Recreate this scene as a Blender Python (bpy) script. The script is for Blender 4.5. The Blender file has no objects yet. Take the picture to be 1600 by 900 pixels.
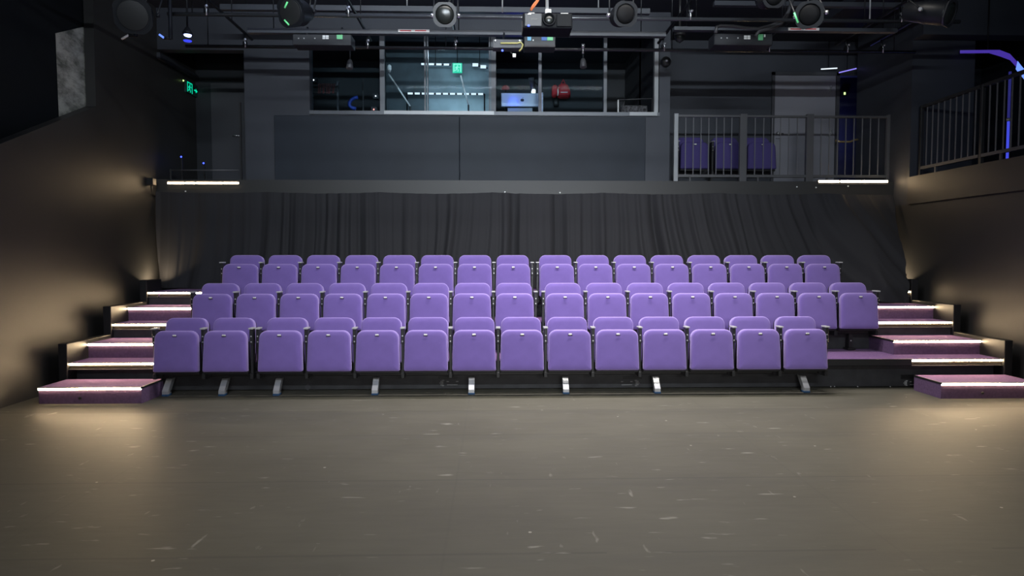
import bpy, bmesh, math, random
from mathutils import Vector, Matrix
random.seed(7)
C = bpy.context.scene.collection
PI = math.pi
# ------------------------------------------------------------------ camera model
F = 1067.0; ZC = 1.52
PITCH = math.radians(2.683); YAW = math.radians(1.61)
def at(x, y, D):
    """the place at distance D (world Y) that lies along the sight line of photo pixel x, y"""
    cx, cy, cz = (x-800)/F, (450-y)/F, 1.0            # right, up, forward
    f = cz*math.cos(PITCH) + cy*math.sin(PITCH); u = cy*math.cos(PITCH) - cz*math.sin(PITCH)
    X = cx*math.cos(YAW) + f*math.sin(YAW); Y = -cx*math.sin(YAW) + f*math.cos(YAW)
    k = D/Y
    return Vector((X*k, D, ZC+u*k))
def atx(x, y, X0):
    """same, for the plane at world X = X0"""
    p = at(x, y, 1.0); k = X0/p.x
    return Vector((X0, k, ZC+(p.z-ZC)*k))

# ------------------------------------------------------------------ materials
MATS = {}
def nodes(name):
    m = bpy.data.materials.new(name); m.use_nodes = True
    nt = m.node_tree; b = nt.nodes['Principled BSDF']
    return m, nt, b
def mat(name, col, rough=.6, metal=0., spec=.5, bump=0, bscale=200, var=0, vscale=6, sheen=0, coat=0):
    m, nt, b = nodes(name)
    b.inputs['Base Color'].default_value = (*col, 1); b.inputs['Roughness'].default_value = rough
    b.inputs['Metallic'].default_value = metal; b.inputs['Specular IOR Level'].default_value = spec
    if sheen:
        b.inputs['Sheen Weight'].default_value = sheen; b.inputs['Sheen Roughness'].default_value = .35
        b.inputs['Sheen Tint'].default_value = (*[min(1, c*2.2+.25) for c in col], 1)
    tc = nt.nodes.new('ShaderNodeTexCoord')
    if var:
        n = nt.nodes.new('ShaderNodeTexNoise'); n.inputs['Scale'].default_value = vscale; n.inputs['Detail'].default_value = 5
        nt.links.new(tc.outputs['Object'], n.inputs['Vector'])
        r = nt.nodes.new('ShaderNodeValToRGB')
        r.color_ramp.elements[0].position = .3; r.color_ramp.elements[1].position = .7
        r.color_ramp.elements[0].color = (*[c*(1-var) for c in col], 1)
        r.color_ramp.elements[1].color = (*[c*(1+var) for c in col], 1)
        nt.links.new(n.outputs['Fac'], r.inputs['Fac']); nt.links.new(r.outputs['Color'], b.inputs['Base Color'])
    if bump:
        n2 = nt.nodes.new('ShaderNodeTexNoise'); n2.inputs['Scale'].default_value = bscale; n2.inputs['Detail'].default_value = 3
        nt.links.new(tc.outputs['Object'], n2.inputs['Vector'])
        bp = nt.nodes.new('ShaderNodeBump'); bp.inputs['Strength'].default_value = bump; bp.inputs['Distance'].default_value = .004
        nt.links.new(n2.outputs['Fac'], bp.inputs['Height']); nt.links.new(bp.outputs['Normal'], b.inputs['Normal'])
    MATS[name] = m
    return m
def emit(name, col, strength, base=(.02, .02, .02)):
    m, nt, b = nodes(name)
    b.inputs['Base Color'].default_value = (*base, 1)
    b.inputs['Emission Color'].default_value = (*col, 1); b.inputs['Emission Strength'].default_value = strength
    MATS[name] = m
    return m
def glass_mat(name, tint=(.9, .95, 1), refl=.6):
    m, nt, b = nodes(name)
    nt.nodes.remove(b); out = nt.nodes['Material Output']
    t = nt.nodes.new('ShaderNodeBsdfTransparent'); t.inputs['Color'].default_value = (*tint, 1)
    g = nt.nodes.new('ShaderNodeBsdfGlossy'); g.inputs['Roughness'].default_value = .02
    fr = nt.nodes.new('ShaderNodeFresnel'); fr.inputs['IOR'].default_value = 1.45
    mu = nt.nodes.new('ShaderNodeMath'); mu.operation = 'MULTIPLY'; mu.inputs[1].default_value = refl
    mx = nt.nodes.new('ShaderNodeMixShader')
    nt.links.new(fr.outputs['Fac'], mu.inputs[0]); nt.links.new(mu.outputs[0], mx.inputs['Fac'])
    nt.links.new(t.outputs[0], mx.inputs[1]); nt.links.new(g.outputs[0], mx.inputs[2]); nt.links.new(mx.outputs[0], out.inputs['Surface'])
    MATS[name] = m
    return m

WALL = mat('wall_black', (.030, .0295, .029), .50, spec=.45, var=.10, vscale=1.5, bump=.12, bscale=60)
WALLB = mat('wall_blueblack', (.040, .044, .055), .55, spec=.35, var=.08, vscale=2, bump=.1, bscale=60)
PANEL = mat('panel_grey', (.017, .022, .031), .55, spec=.25, var=.10, vscale=2.5)
CEIL = mat('ceiling_black', (.024, .027, .037), .8, spec=.2)
VIOLET = mat('seat_violet', (.162, .108, .355), .85, spec=.2, bump=.25, bscale=600, var=.06, vscale=9, sheen=.9)
def rim_sheen(m, pale):  # pales the colour at grazing angles, rim light put into it
    nt = m.node_tree; b = nt.nodes['Principled BSDF']; src = b.inputs['Base Color'].links[0].from_socket
    lw = nt.nodes.new('ShaderNodeLayerWeight'); lw.inputs['Blend'].default_value = .30
    mx = nt.nodes.new('ShaderNodeMix'); mx.data_type = 'RGBA'
    nt.links.new(lw.outputs['Facing'], mx.inputs[0]); nt.links.new(src, mx.inputs[6]); mx.inputs[7].default_value = (*pale, 1)
    nt.links.new(mx.outputs[2], b.inputs['Base Color'])
rim_sheen(VIOLET, (.60, .46, .86))
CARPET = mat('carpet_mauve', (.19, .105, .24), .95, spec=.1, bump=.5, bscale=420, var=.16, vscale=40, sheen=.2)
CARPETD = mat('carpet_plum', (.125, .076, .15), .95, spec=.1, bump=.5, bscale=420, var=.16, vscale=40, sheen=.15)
BLACKM = mat('black_metal', (.018, .018, .019), .42, spec=.5)
BLACKP = mat('black_plastic', (.014, .014, .015), .5, spec=.4)
FASCIA = mat('black_fascia', (.042, .042, .045), .6, spec=.35, var=.2, vscale=8)
RIGM = mat('rig_metal', (.009, .010, .013), .45, metal=.0, spec=.25)
PIPE = mat('pipe_steel', (.035, .037, .042), .16, metal=0, spec=.9)
TRUNK = mat('trunking_grey', (.042, .046, .056), .42, spec=.5)
CHROME = mat('bright_metal', (.75, .76, .78), .25, metal=.9)
ALU = mat('brushed_aluminium', (.62, .63, .64), .35, metal=.6)
RAILM = mat('rail_grey', (.10, .10, .105), .35, spec=.6, metal=.3)
RAILB = mat('rail_bar', (.17, .17, .18), .3, spec=.6, metal=.3)
RAIL_LIT = mat('rail_lit', (.30, .31, .32), .4, metal=.2)  # lit copy of the rail metal, the light is in the colour
FRAMEM = mat('frame_grey', (.10, .107, .12), .45, metal=.3)
WHITE = mat('white_plastic', (.80, .80, .78), .4)
TAG = mat('tag_silver', (.85, .84, .80), .35, metal=.1)
PRINT = mat('white_print', (.42, .42, .42), .7)
PRINTD = mat('grey_print', (.17, .17, .17), .7)  # greyer version of the white print
BLUER = mat('blue_rubber', (.02, .07, .16), .6)
RED = mat('red_fabric', (.42, .02, .03), .8, var=.2, vscale=20)
BLUEF = mat('blue_cable', (.02, .06, .38), .5)
ORANGE = mat('orange_cable', (.60, .16, .05), .5)
YELLOW = mat('yellow_cable', (.62, .55, .20), .5)
PALEW = mat('pale_label', (.75, .70, .68), .5)
REDL = mat('red_label', (.55, .04, .05), .5)
GREENT = mat('green_tape', (.15, .75, .28), .5)
GREENL = mat('green_label', (.16, .55, .25), .5)
BLUEL = mat('blue_label', (.04, .12, .40), .5)
CYANL = mat('cyan_label', (.15, .42, .62), .5)
BOXG = mat('box_dark', (.013, .014, .018), .5)
GREYB = mat('box_grey', (.075, .075, .08), .5, metal=.3)
PROJ = mat('projector_grey', (.045, .048, .054), .45)
PROJD = mat('projector_dark', (.006, .007, .009), .6, spec=.12)
DOORG = mat('door_grey', (.21, .21, .24), .5)
DOORD = mat('door_dark', (.045, .047, .055), .5)
LENS = mat('lens_glass', (.012, .014, .014), .28, spec=.5)
GELM = mat('lens_dull', (.005, .005, .006), .6, spec=.12)
TEALW = mat('teal_board', (.13, .175, .20), .55, var=.3, vscale=3)
BOOTHW = mat('booth_dark', (.014, .017, .022), .7)
LED = emit('led_warm', (1.0, .73, .43), 80)
LEDU = emit('led_warm_balcony', (1.0, .72, .42), 38)
LEDC = emit('led_cold', (.8, .9, 1), 1.2)
BLUELED = emit('led_blue', (.05, .09, 1), 4)
BLUEWHITE = emit('led_bluewhite', (.45, .55, 1), 6)
PURPLEL = emit('led_violet', (.10, .05, .60), .55)
BLUEL2 = emit('led_sky', (.15, .28, 1), 1.3)
GREENE = emit('exit_green', (.0, .75, .42), 1.0)
GREENW = emit('exit_pale', (.35, 1, .75), 1.1)
EXITD = mat('exit_dark', (.01, .06, .045), .6)
REDDOT = emit('led_red', (1, .25, .2), 3)
WHITEDOT = emit('led_white', (.9, .95, 1), 2)
GREENDOT = emit('led_green', (.6, 1, .3), 2)
GLASS = glass_mat('window_glass', (.86, .93, .96), .03)

PLX = 7.45
def plaster():
    m, nt, b = nodes('bare_plaster'); b.inputs['Roughness'].default_value = .85
    tc = nt.nodes.new('ShaderNodeTexCoord'); mp = nt.nodes.new('ShaderNodeMapping'); mp.inputs['Scale'].default_value = (1, 1.2, 2.6)
    n = nt.nodes.new('ShaderNodeTexNoise'); n.inputs['Scale'].default_value = 2.2; n.inputs['Detail'].default_value = 9; n.inputs['Roughness'].default_value = .68
    r = nt.nodes.new('ShaderNodeValToRGB')
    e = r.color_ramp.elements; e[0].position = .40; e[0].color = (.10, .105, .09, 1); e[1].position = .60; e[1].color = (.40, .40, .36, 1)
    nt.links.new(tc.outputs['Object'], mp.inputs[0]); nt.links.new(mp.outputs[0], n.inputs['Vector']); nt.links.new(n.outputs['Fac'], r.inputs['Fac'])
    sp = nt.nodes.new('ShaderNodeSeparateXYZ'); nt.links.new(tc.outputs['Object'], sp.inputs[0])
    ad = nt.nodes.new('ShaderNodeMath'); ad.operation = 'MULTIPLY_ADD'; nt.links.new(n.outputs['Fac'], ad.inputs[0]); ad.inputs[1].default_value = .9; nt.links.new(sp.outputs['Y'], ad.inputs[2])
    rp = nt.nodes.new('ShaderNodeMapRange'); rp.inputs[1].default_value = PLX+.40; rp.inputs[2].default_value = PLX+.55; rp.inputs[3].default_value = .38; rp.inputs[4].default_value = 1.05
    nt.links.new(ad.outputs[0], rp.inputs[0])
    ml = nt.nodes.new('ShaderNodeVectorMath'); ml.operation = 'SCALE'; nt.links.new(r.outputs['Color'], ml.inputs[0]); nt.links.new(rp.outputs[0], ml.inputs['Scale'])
    nt.links.new(ml.outputs[0], b.inputs['Base Color'])
    bp = nt.nodes.new('ShaderNodeBump'); bp.inputs['Strength'].default_value = .6; bp.inputs['Distance'].default_value = .03
    nt.links.new(n.outputs['Fac'], bp.inputs['Height']); nt.links.new(bp.outputs['Normal'], b.inputs['Normal'])
    return m
PLASTER = plaster()

def floor_mat():
    m, nt, b = nodes('stage_floor'); N = nt.nodes.new; L = nt.links.new
    tc = N('ShaderNodeTexCoord'); sep = N('ShaderNodeSeparateXYZ'); L(tc.outputs['Object'], sep.inputs[0])
    def math_(op, a, bv=None, clamp=False):
        n = N('ShaderNodeMath'); n.operation = op; n.use_clamp = clamp
        for i, v in enumerate((a, bv)):
            if v is None: continue
            if isinstance(v, (int, float)): n.inputs[i].default_value = v
            else: L(v, n.inputs[i])
        return n.outputs[0]
    def noise(scale, detail, vec=(1, 1, 1), rough=.55):
        mp = N('ShaderNodeMapping'); mp.inputs['Scale'].default_value = vec; L(tc.outputs['Object'], mp.inputs[0])
        n = N('ShaderNodeTexNoise'); n.inputs['Scale'].default_value = scale; n.inputs['Detail'].default_value = detail; n.inputs['Roughness'].default_value = rough
        L(mp.outputs[0], n.inputs['Vector']); return n.outputs['Fac']
    big = noise(.9, 6, (1, 1.6, 1)); fine = noise(7, 6, (.5, 2.2, 1))
    ramp = N('ShaderNodeValToRGB'); e = ramp.color_ramp.elements
    e[0].position = .28; e[0].color = (.085, .080, .061, 1); e[1].position = .72; e[1].color = (.117, .110, .085, 1)
    mixv = math_('ADD', math_('MULTIPLY', big, .62), math_('MULTIPLY', fine, .38)); L(mixv, ramp.inputs['Fac'])
    col = ramp.outputs['Color']
    def mix(col, fac, c):
        mx = N('ShaderNodeMix'); mx.data_type = 'RGBA'; L(fac, mx.inputs[0]); L(col, mx.inputs[6]); mx.inputs[7].default_value = (*c, 1); return mx.outputs[2]
    # sheet joints: dark hairline across the floor, and along it
    wob = math_('MULTIPLY', math_('SUBTRACT', noise(1.3, 2), .5), .03)
    yy = math_('ADD', sep.outputs['Y'], wob)
    def hair(coord, pos, half):
        d = math_('ABSOLUTE', math_('SUBTRACT', coord, pos)); return math_('SUBTRACT', 1, math_('DIVIDE', d, half), True)
    pat = math_('MULTIPLY', math_('GREATER_THAN', noise(1.1, 2), .40), .55)
    for p in (3.42, 4.58, 5.75, 6.66):
        col = mix(col, math_('MULTIPLY', hair(yy, p, .016), pat), (.055, .053, .045))
        band = math_('MULTIPLY', hair(yy, p-.09, .09), .22); col = mix(col, band, (.075, .074, .064))
    for p in (-2.6, -.25, 2.1):
        col = mix(col, math_('MULTIPLY', hair(sep.outputs['X'], p, .012), .16), (.05, .05, .045))
    # scuffs: short pale strokes, gated by noise
    for (vec, sc, gate, rot) in (((1, 5, 1), 3.2, .685, .25), ((5, 1.2, 1), 2.6, .70, -.5), ((2, 7, 1), 2.0, .68, -.12)):
        mp = N('ShaderNodeMapping'); mp.inputs['Rotation'].default_value = (0, 0, rot); mp.inputs['Scale'].default_value = vec; L(tc.outputs['Object'], mp.inputs[0])
        n = N('ShaderNodeTexNoise'); n.inputs['Scale'].default_value = sc; n.inputs['Detail'].default_value = 3; L(mp.outputs[0], n.inputs['Vector'])
        f = math_('MULTIPLY', math_('SUBTRACT', n.outputs['Fac'], gate), 14, True); col = mix(col, math_('MULTIPLY', f, .55), (.34, .33, .29))
    # specks (pale screw filler dots)
    v = N('ShaderNodeTexVoronoi'); v.inputs['Scale'].default_value = 4.2; L(tc.outputs['Object'], v.inputs['Vector'])
    rnd = N('ShaderNodeSeparateColor'); L(v.outputs['Color'], rnd.inputs[0])
    dot = math_('MULTIPLY', math_('LESS_THAN', v.outputs['Distance'], .042), math_('GREATER_THAN', rnd.outputs[0], .66)); col = mix(col, math_('MULTIPLY', dot, .7), (.50, .48, .42))
    L(col, b.inputs['Base Color'])
    # front sheets are glossier than the strip under the seating
    front = math_('LESS_THAN', yy, 6.66)
    rr = math_('SUBTRACT', math_('ADD', .67, math_('MULTIPLY', math_('SUBTRACT', big, .5), .12)), math_('MULTIPLY', front, .11)); L(rr, b.inputs['Roughness'])
    b.inputs['Specular IOR Level'].default_value = .33
    bp = N('ShaderNodeBump'); bp.inputs['Strength'].default_value = .12; bp.inputs['Distance'].default_value = .01; L(fine, bp.inputs['Height']); L(bp.outputs['Normal'], b.inputs['Normal'])
    return m
FLOOR = floor_mat()

# ------------------------------------------------------------------ mesh helpers
class MB:
    def __init__(s): s.bm = bmesh.new(); s.smooth = set()
    def box(s, x0, x1, y0, y1, z0, z1, bevel=0, seg=1):
        x0, x1 = min(x0, x1), max(x0, x1); y0, y1 = min(y0, y1), max(y0, y1); z0, z1 = min(z0, z1), max(z0, z1)
        v = [s.bm.verts.new(p) for p in ((x0,y0,z0),(x1,y0,z0),(x1,y1,z0),(x0,y1,z0),(x0,y0,z1),(x1,y0,z1),(x1,y1,z1),(x0,y1,z1))]
        fs = [s.bm.faces.new([v[i] for i in q]) for q in ((0,3,2,1),(4,5,6,7),(0,1,5,4),(1,2,6,5),(2,3,7,6),(3,0,4,7))]
        if bevel:
            ed = list({e for f in fs for e in f.edges})
            bmesh.ops.bevel(s.bm, geom=ed, offset=bevel, segments=seg, affect='EDGES', profile=.5)
        return s
    def poly(s, pts, vec):
        """flat polygon swept along vec"""
        vec = Vector(vec); a = [s.bm.verts.new(p) for p in pts]; b = [s.bm.verts.new(Vector(p)+vec) for p in pts]; n = len(pts)
        s.bm.faces.new(a[::-1]); s.bm.faces.new(b)
        for i in range(n): s.bm.faces.new((a[i], a[(i+1) % n], b[(i+1) % n], b[i]))
        return s
    def face(s, pts): s.bm.faces.new([s.bm.verts.new(p) for p in pts]); return s
    def rings(s, rings, closed=True, cap=True, smooth=True):
        R = [[s.bm.verts.new(p) for p in r] for r in rings]; n = len(R[0])
        for a, b in zip(R, R[1:]):
            for i in range(n if closed else n-1):
                f = s.bm.faces.new((a[i], a[(i+1) % n], b[(i+1) % n], b[i])); f.smooth = smooth
        if cap:
            for r, fl in ((R[0], True), (R[-1], False)):
                f = s.bm.faces.new(r[::-1] if fl else r)
        return s
    def tube(s, pts, r, seg=8, radii=None):
        pts = [Vector(p) for p in pts]; rs = []
        up = None
        for i, p in enumerate(pts):
            d = (pts[min(i+1, len(pts)-1)] - pts[max(i-1, 0)]).normalized()
            if up is None: up = Vector((0,0,1)) if abs(d.z) < .9 else Vector((1,0,0))
            a = d.cross(up).normalized(); bb = d.cross(a).normalized(); up = -bb if (-bb).dot(up) > 0 else bb
            k = radii[i] if radii else r
            rs.append([p + a*math.cos(t)*k + bb*math.sin(t)*k for t in (2*PI*j/seg for j in range(seg))])
        return s.rings(rs)
    def lathe(s, prof, origin, axis, seg=24):
        """prof: (distance along axis, radius)"""
        o = Vector(origin); ax = Vector(axis).normalized(); t = Vector((0,0,1)) if abs(ax.z) < .9 else Vector((1,0,0))
        a = ax.cross(t).normalized(); b = ax.cross(a).normalized()
        return s.rings([[o+ax*d+(a*math.cos(2*PI*j/seg)+b*math.sin(2*PI*j/seg))*max(r, 1e-4) for j in range(seg)] for d, r in prof])
    def xform(s, M): bmesh.ops.transform(s.bm, matrix=M, verts=s.bm.verts[:]); return s
    def build(s, name, m, parent=None, autosmooth=False):
        bm = s.bm
        if parent is not None:
            bmesh.ops.translate(bm, vec=-wpos(parent), verts=bm.verts[:])
        bmesh.ops.recalc_face_normals(bm, faces=bm.faces[:])
        me = bpy.data.meshes.new(name); bm.to_mesh(me); bm.free(); me.materials.append(m)
        o = bpy.data.objects.new(name, me); C.objects.link(o)
        if parent is not None: o.parent = parent
        return o
def wpos(o):
    v = Vector(o.location)
    return v + wpos(o.parent) if o.parent else v
def tag(o, label, cat, group=None, kind=None):
    o['label'] = label; o['category'] = cat
    if group: o['group'] = group
    if kind: o['kind'] = kind
    return o
def thing(name, label, cat, loc, group=None, kind=None):
    o = bpy.data.objects.new(name, None); o.empty_display_size = .1; C.objects.link(o); o.location = loc
    return tag(o, label, cat, group, kind)
def struct(name, mb, m, label, cat): return tag(mb.build(name, m), label, cat, kind='structure')
def dup(o, parent=None):
    c = o.copy(); C.objects.link(c)
    if parent is not None: c.parent = parent
    for ch in list(o.children): dup(ch, c)
    return c
def box(*a, **k): return MB().box(*a, **k)
ORD = 'zero first second third fourth fifth sixth seventh eighth'.split()

# ------------------------------------------------------------------ layout numbers
XL, XR = -4.92, 6.05          # side walls
NOSE, STEP, RISE = 7.60, .88, .345
YB = 10.30                    # back wall face
ZB = 2.64                     # balcony floor
ZCEIL = 5.15
ZG = 4.30                     # lighting grid
AISLE_L = (-4.66, -3.62); AISLE_R = (4.77, 5.82)

# ------------------------------------------------------------------ the room
struct('floor', box(-7, 9, -1.0, 10.6, -.1, 0), FLOOR, 'grey brown scuffed performance floor with sheet joints', 'floor')
struct('ceiling', box(-7, 9, 1.0, 13.6, ZCEIL, ZCEIL+.1), CEIL, 'black ceiling above the lighting grid', 'ceiling')
# left wall: low part with a raked top line, upper part set back
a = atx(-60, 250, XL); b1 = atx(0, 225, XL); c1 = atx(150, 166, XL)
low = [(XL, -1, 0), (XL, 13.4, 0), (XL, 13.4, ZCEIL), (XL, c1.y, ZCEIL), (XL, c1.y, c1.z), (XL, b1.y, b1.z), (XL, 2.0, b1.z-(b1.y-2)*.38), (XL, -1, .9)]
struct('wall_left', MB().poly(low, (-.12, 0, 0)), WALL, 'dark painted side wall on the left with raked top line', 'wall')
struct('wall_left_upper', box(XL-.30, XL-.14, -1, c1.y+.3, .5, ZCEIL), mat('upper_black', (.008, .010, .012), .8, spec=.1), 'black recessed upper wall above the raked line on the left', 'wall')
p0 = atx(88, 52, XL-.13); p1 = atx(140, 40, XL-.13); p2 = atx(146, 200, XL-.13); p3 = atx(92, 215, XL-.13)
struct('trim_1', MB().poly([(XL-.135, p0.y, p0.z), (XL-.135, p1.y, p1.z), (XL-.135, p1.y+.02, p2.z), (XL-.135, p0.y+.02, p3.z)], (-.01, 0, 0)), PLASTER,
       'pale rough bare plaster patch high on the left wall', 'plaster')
# slanting light-coloured edge of the bulkhead over the left stair
q0 = atx(247, 88, XL+.02); q1 = atx(328, 137, XL+.02)
struct('trim_2', box(XL, XL+.05, q0.y, q1.y+.1, q0.z-.03, q0.z+.06), TRUNK, 'grey ledge running along the left wall above the green exit sign', 'ledge')
# right wall below the side gallery, its fascia, and the gallery
struct('wall_right', box(XR, XR+.15, -1, YB+.02, 0, 2.27), WALL, 'dark painted side wall on the right under the gallery', 'wall')
struct('trim_3', box(XR-.035, XR+2.3, -1, 9.80, 2.27, 2.66), WALL, 'gallery floor edge beam on the right wall lit warm at its far end', 'beam')
struct('wall_gallery_end', box(XR, XR+.92, 9.82, 11.32, 2.27, ZCEIL), WALLB, 'grey end wall block at the far end of the side gallery', 'wall')
struct('wall_gallery_far', box(XR+.92, XR+2.5, 11.6, 11.75, 2.27, ZCEIL), CEIL, 'black far wall deep in the side gallery', 'wall')
struct('wall_gallery_side', box(XR+2.3, XR+2.45, -1, 11.7, 2.27, ZCEIL), CEIL, 'black outer wall of the side gallery', 'wall')
struct('trim_4', box(XR-.02, XR+2.3, 9.55, 9.80, 4.62, ZCEIL), WALLB, 'dark lintel over the side gallery opening', 'beam')
# back wall pieces
def bx(x0, x1, y0, y1, d0=YB, th=.18):
    A = at(x0, y0, d0); B = at(x1, y1, d0); return box(A.x, B.x, d0, d0+th, A.z, B.z)
zs = at(760, 177, YB).z       # booth sill
xa = at(382, 150, YB).x; xb = at(484, 150, YB).x; xc = at(1030, 150, YB).x; xd = at(1047, 150, YB).x
struct('wall_back', MB().box(XL, XR, YB, YB+.2, 0, 2.60), WALLB, 'black lower back wall behind the curtain', 'wall')
mbk = MB().box(xa, xb, YB, YB+.2, ZB-.04, ZCEIL).box(xb, xc, YB, YB+.2, ZB-.04, zs-.03).box(xc, xd, YB, YB+.2, ZB-.04, ZCEIL).box(xb, xc, YB, YB+.2, 4.86, ZCEIL)
struct('wall_back_upper', mbk, WALLB, 'dark grey upper back wall around the control booth windows', 'wall')
struct('trim_5', box(XL, XR, YB-.10, YB-.021, 2.44, ZB), WALL, 'dark ledge band running along the back wall above the curtain', 'ledge')
struct('floor_balcony', MB().box(xd, XR, YB-.02, 13.2, ZB-.1, ZB).box(XL, xa, YB-.02, 13.2, ZB-.1, ZB).box(XR+.001, 7.5, 11.33, 13.2, ZB-.1, ZB), BLACKM, 'black floor of the landing and balcony at the back', 'floor')
# panelling under the booth
pl = at(428, 180, YB-.05); pr = at(1008, 289, YB-.05); pm = at(718, 230, YB-.05).x
w1 = box(pl.x, pm-.003, YB-.05, YB-.002, pr.z, pl.z, bevel=.006).build('wall_board', PANEL)
tag(w1, 'wide dark grey wall board under the booth windows, left of the joint', 'wall board', 'boards under the booth')
w2 = box(pm+.003, pr.x, YB-.05, YB-.002, pr.z, pl.z, bevel=.006).build('wall_board', PANEL)
tag(w2, 'wide dark grey wall board under the booth windows, right of the joint', 'wall board', 'boards under the booth')
# left landing
YL = 11.6
struct('wall_landing', MB().box(XL, xa+.3, YL, YL+.1, ZB, ZCEIL).box(xa, xa+.1, YB+.2, YL, ZB, ZCEIL), BOOTHW, 'dark wall at the back of the left landing', 'wall')
struct('trim_6', box(XL, xa, YB+.02, YB+.2, 4.55, ZCEIL), WALLB, 'dark bulkhead over the left landing', 'bulkhead')
dA = at(329, 130, YL-.06); dB = at(377, 268, YL-.06)
dl = thing('landing_door', 'dark door at the back of the left landing with a small lever handle', 'door', (dA.x, YL-.06, ZB))
dl['kind'] = 'structure'
box(dA.x, dB.x+.1, YL-.06, YL-.005, ZB, dA.z).build('door_leaf', DOORD, dl)
h = at(369, 212, YL-.1); MB().tube([h+Vector((-.06,0,0)), h+Vector((.04,0,0))], .012).tube([h+Vector((.04,0,0)), h+Vector((.04,.06,0))], .01).build('handle', CHROME, dl)
# threshold bar and post at the landing edge
A = at(267, 266, YB); B = at(373, 266, YB); Pp = at(377, 266, YB); Pt = at(377, 160, YB)
gd = thing('landing_guard', 'thin metal guard with a low bar and a slim post at the left landing edge', 'guard rail', (A.x, YB, ZB))
MB().tube([A, B], .012).build('bar', RAILM, gd)
box(Pp.x-.012, Pp.x+.012, YB-.012, YB+.012, ZB, Pt.z).build('post', BLACKM, gd)
box(A.x-.012, A.x+.012, YB-.012, YB+.012, ZB, A.z+.02).build('post', BLACKM, gd)

# right balcony back wall, door, niche
YD = 11.6
dxa = at(1210, 118, YD); dxb = at(1302, 280, YD); nx0 = at(1311, 118, YD).x
struct('wall_balcony', MB().box(xc, dxa.x-.03, YD, YD+.12, ZB, ZCEIL).box(dxa.x-.03, nx0, YD, YD+.12, dxa.z+.03, ZCEIL).box(dxb.x+.02, nx0, YD, YD+.12, ZB, dxa.z+.03).box(nx0, XR+.9, YD, YD+.12, 4.58, ZCEIL), WALLB, 'dark back wall of the right balcony beside the grey door', 'wall')
struct('wall_booth_side', box(xc, xc+.1, YB+.2, 13.1, ZB, ZCEIL), BOOTHW, 'dark partition between booth and right balcony', 'wall')
dr = thing('balcony_door', 'grey door with lever handle on the right balcony', 'door', (dxa.x, YD, ZB)); dr['kind'] = 'structure'
box(dxa.x, dxb.x, YD-.02, YD+.03, ZB+.01, dxa.z, bevel=.004).build('door_leaf', DOORG, dr)
MB().box(dxa.x-.05, dxa.x, YD-.04, YD, ZB, dxa.z+.05).box(dxb.x, dxb.x+.06, YD-.04, YD, ZB, dxa.z+.05).box(dxa.x-.05, dxb.x+.06, YD-.04, YD, dxa.z, dxa.z+.05).build('door_frame', DOORD, dr)
h = at(1216, 208, YD-.06)
hd = MB().lathe([(0, .028), (.03, .028)], h+Vector((0, .04, 0)), (0, -1, 0), 12).tube([h, h+Vector((.09, 0, -.01))], .011).build('handle', CHROME, dr)
box(h.x-.03, h.x+.05, YD-.03, YD-.02, h.z-.09, h.z-.075).build('keyhole_plate', CHROME, dr)
for yy in (138, 207):
    hh = at(1298, yy, YD-.05); box(hh.x-.01, hh.x+.015, YD-.05, YD-.02, hh.z-.05, hh.z+.05).build('hinge', CHROME, dr)
struct('wall_niche', MB().box(nx0-.1, 7.5, 13.0, 13.1, ZB, ZCEIL).box(nx0-.1, nx0, YD+.12, 13.0, ZB, ZCEIL).box(7.4, 7.5, 11.76, 13.0, ZB, ZCEIL), DOORD, 'back of the narrow blue lit passage beside the balcony door', 'wall')

# booth shell
YH = 13.0
struct('wall_booth', MB().box(xa, xc+.1, YH, YH+.1, ZB, ZCEIL).box(xa+.02, xa+.1, YB+.2, YH, ZB, ZCEIL), BOOTHW, 'dark back wall inside the control booth', 'wall')
struct('floor_booth', box(xa+.1, xc, YB+.2, YH, ZB-.1, ZB), BOOTHW, 'dark floor of the control booth', 'floor')
# booth window: frame, mullions, panes
def vpost(px, w, y0=76, y1=178): 
    c = at(px, 150, YB).x; return box(c-w/2, c+w/2, YB+.02, YB+.10, zs-.03, 4.86)
wf = thing('window_1', 'long booth window in a grey metal frame with sliding panes', 'window', (xb, YB, zs)); wf['kind'] = 'structure'
box(xb, xc, YB-.04, YB+.12, zs-.035, zs+.02).build('window_sill', FRAMEM, wf)
for p, q in ((600, 772), (984, 1027)): box(at(p, 175, YB-.05).x, at(q, 175, YB-.05).x, YB-.05, YB-.038, zs-.03, zs+.022).build('lit_sill_face', RAIL_LIT, wf)  # paler lengths paint in the light falling on the sill front
for px, w in ((597, .07), (771, .075), (844, .045), (946, .05), (1026, .06)): vpost(px, w).build('mullion', FRAMEM if px < 1000 else RAIL_LIT, wf)  # right end mullion coloured paler for the light on it
for px, w in ((664, .022), (668, .016), (765, .02)): vpost(px, w).build('sash_edge', FRAMEM, wf)
for p, q in ((487, 594), (601, 767), (775, 842), (847, 943)):
    A = at(p, 100, YB+.06).x; B = at(q, 100, YB+.06).x
    box(A, B, YB+.055, YB+.062, zs, 4.86).build('pane', GLASS, wf)

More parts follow.
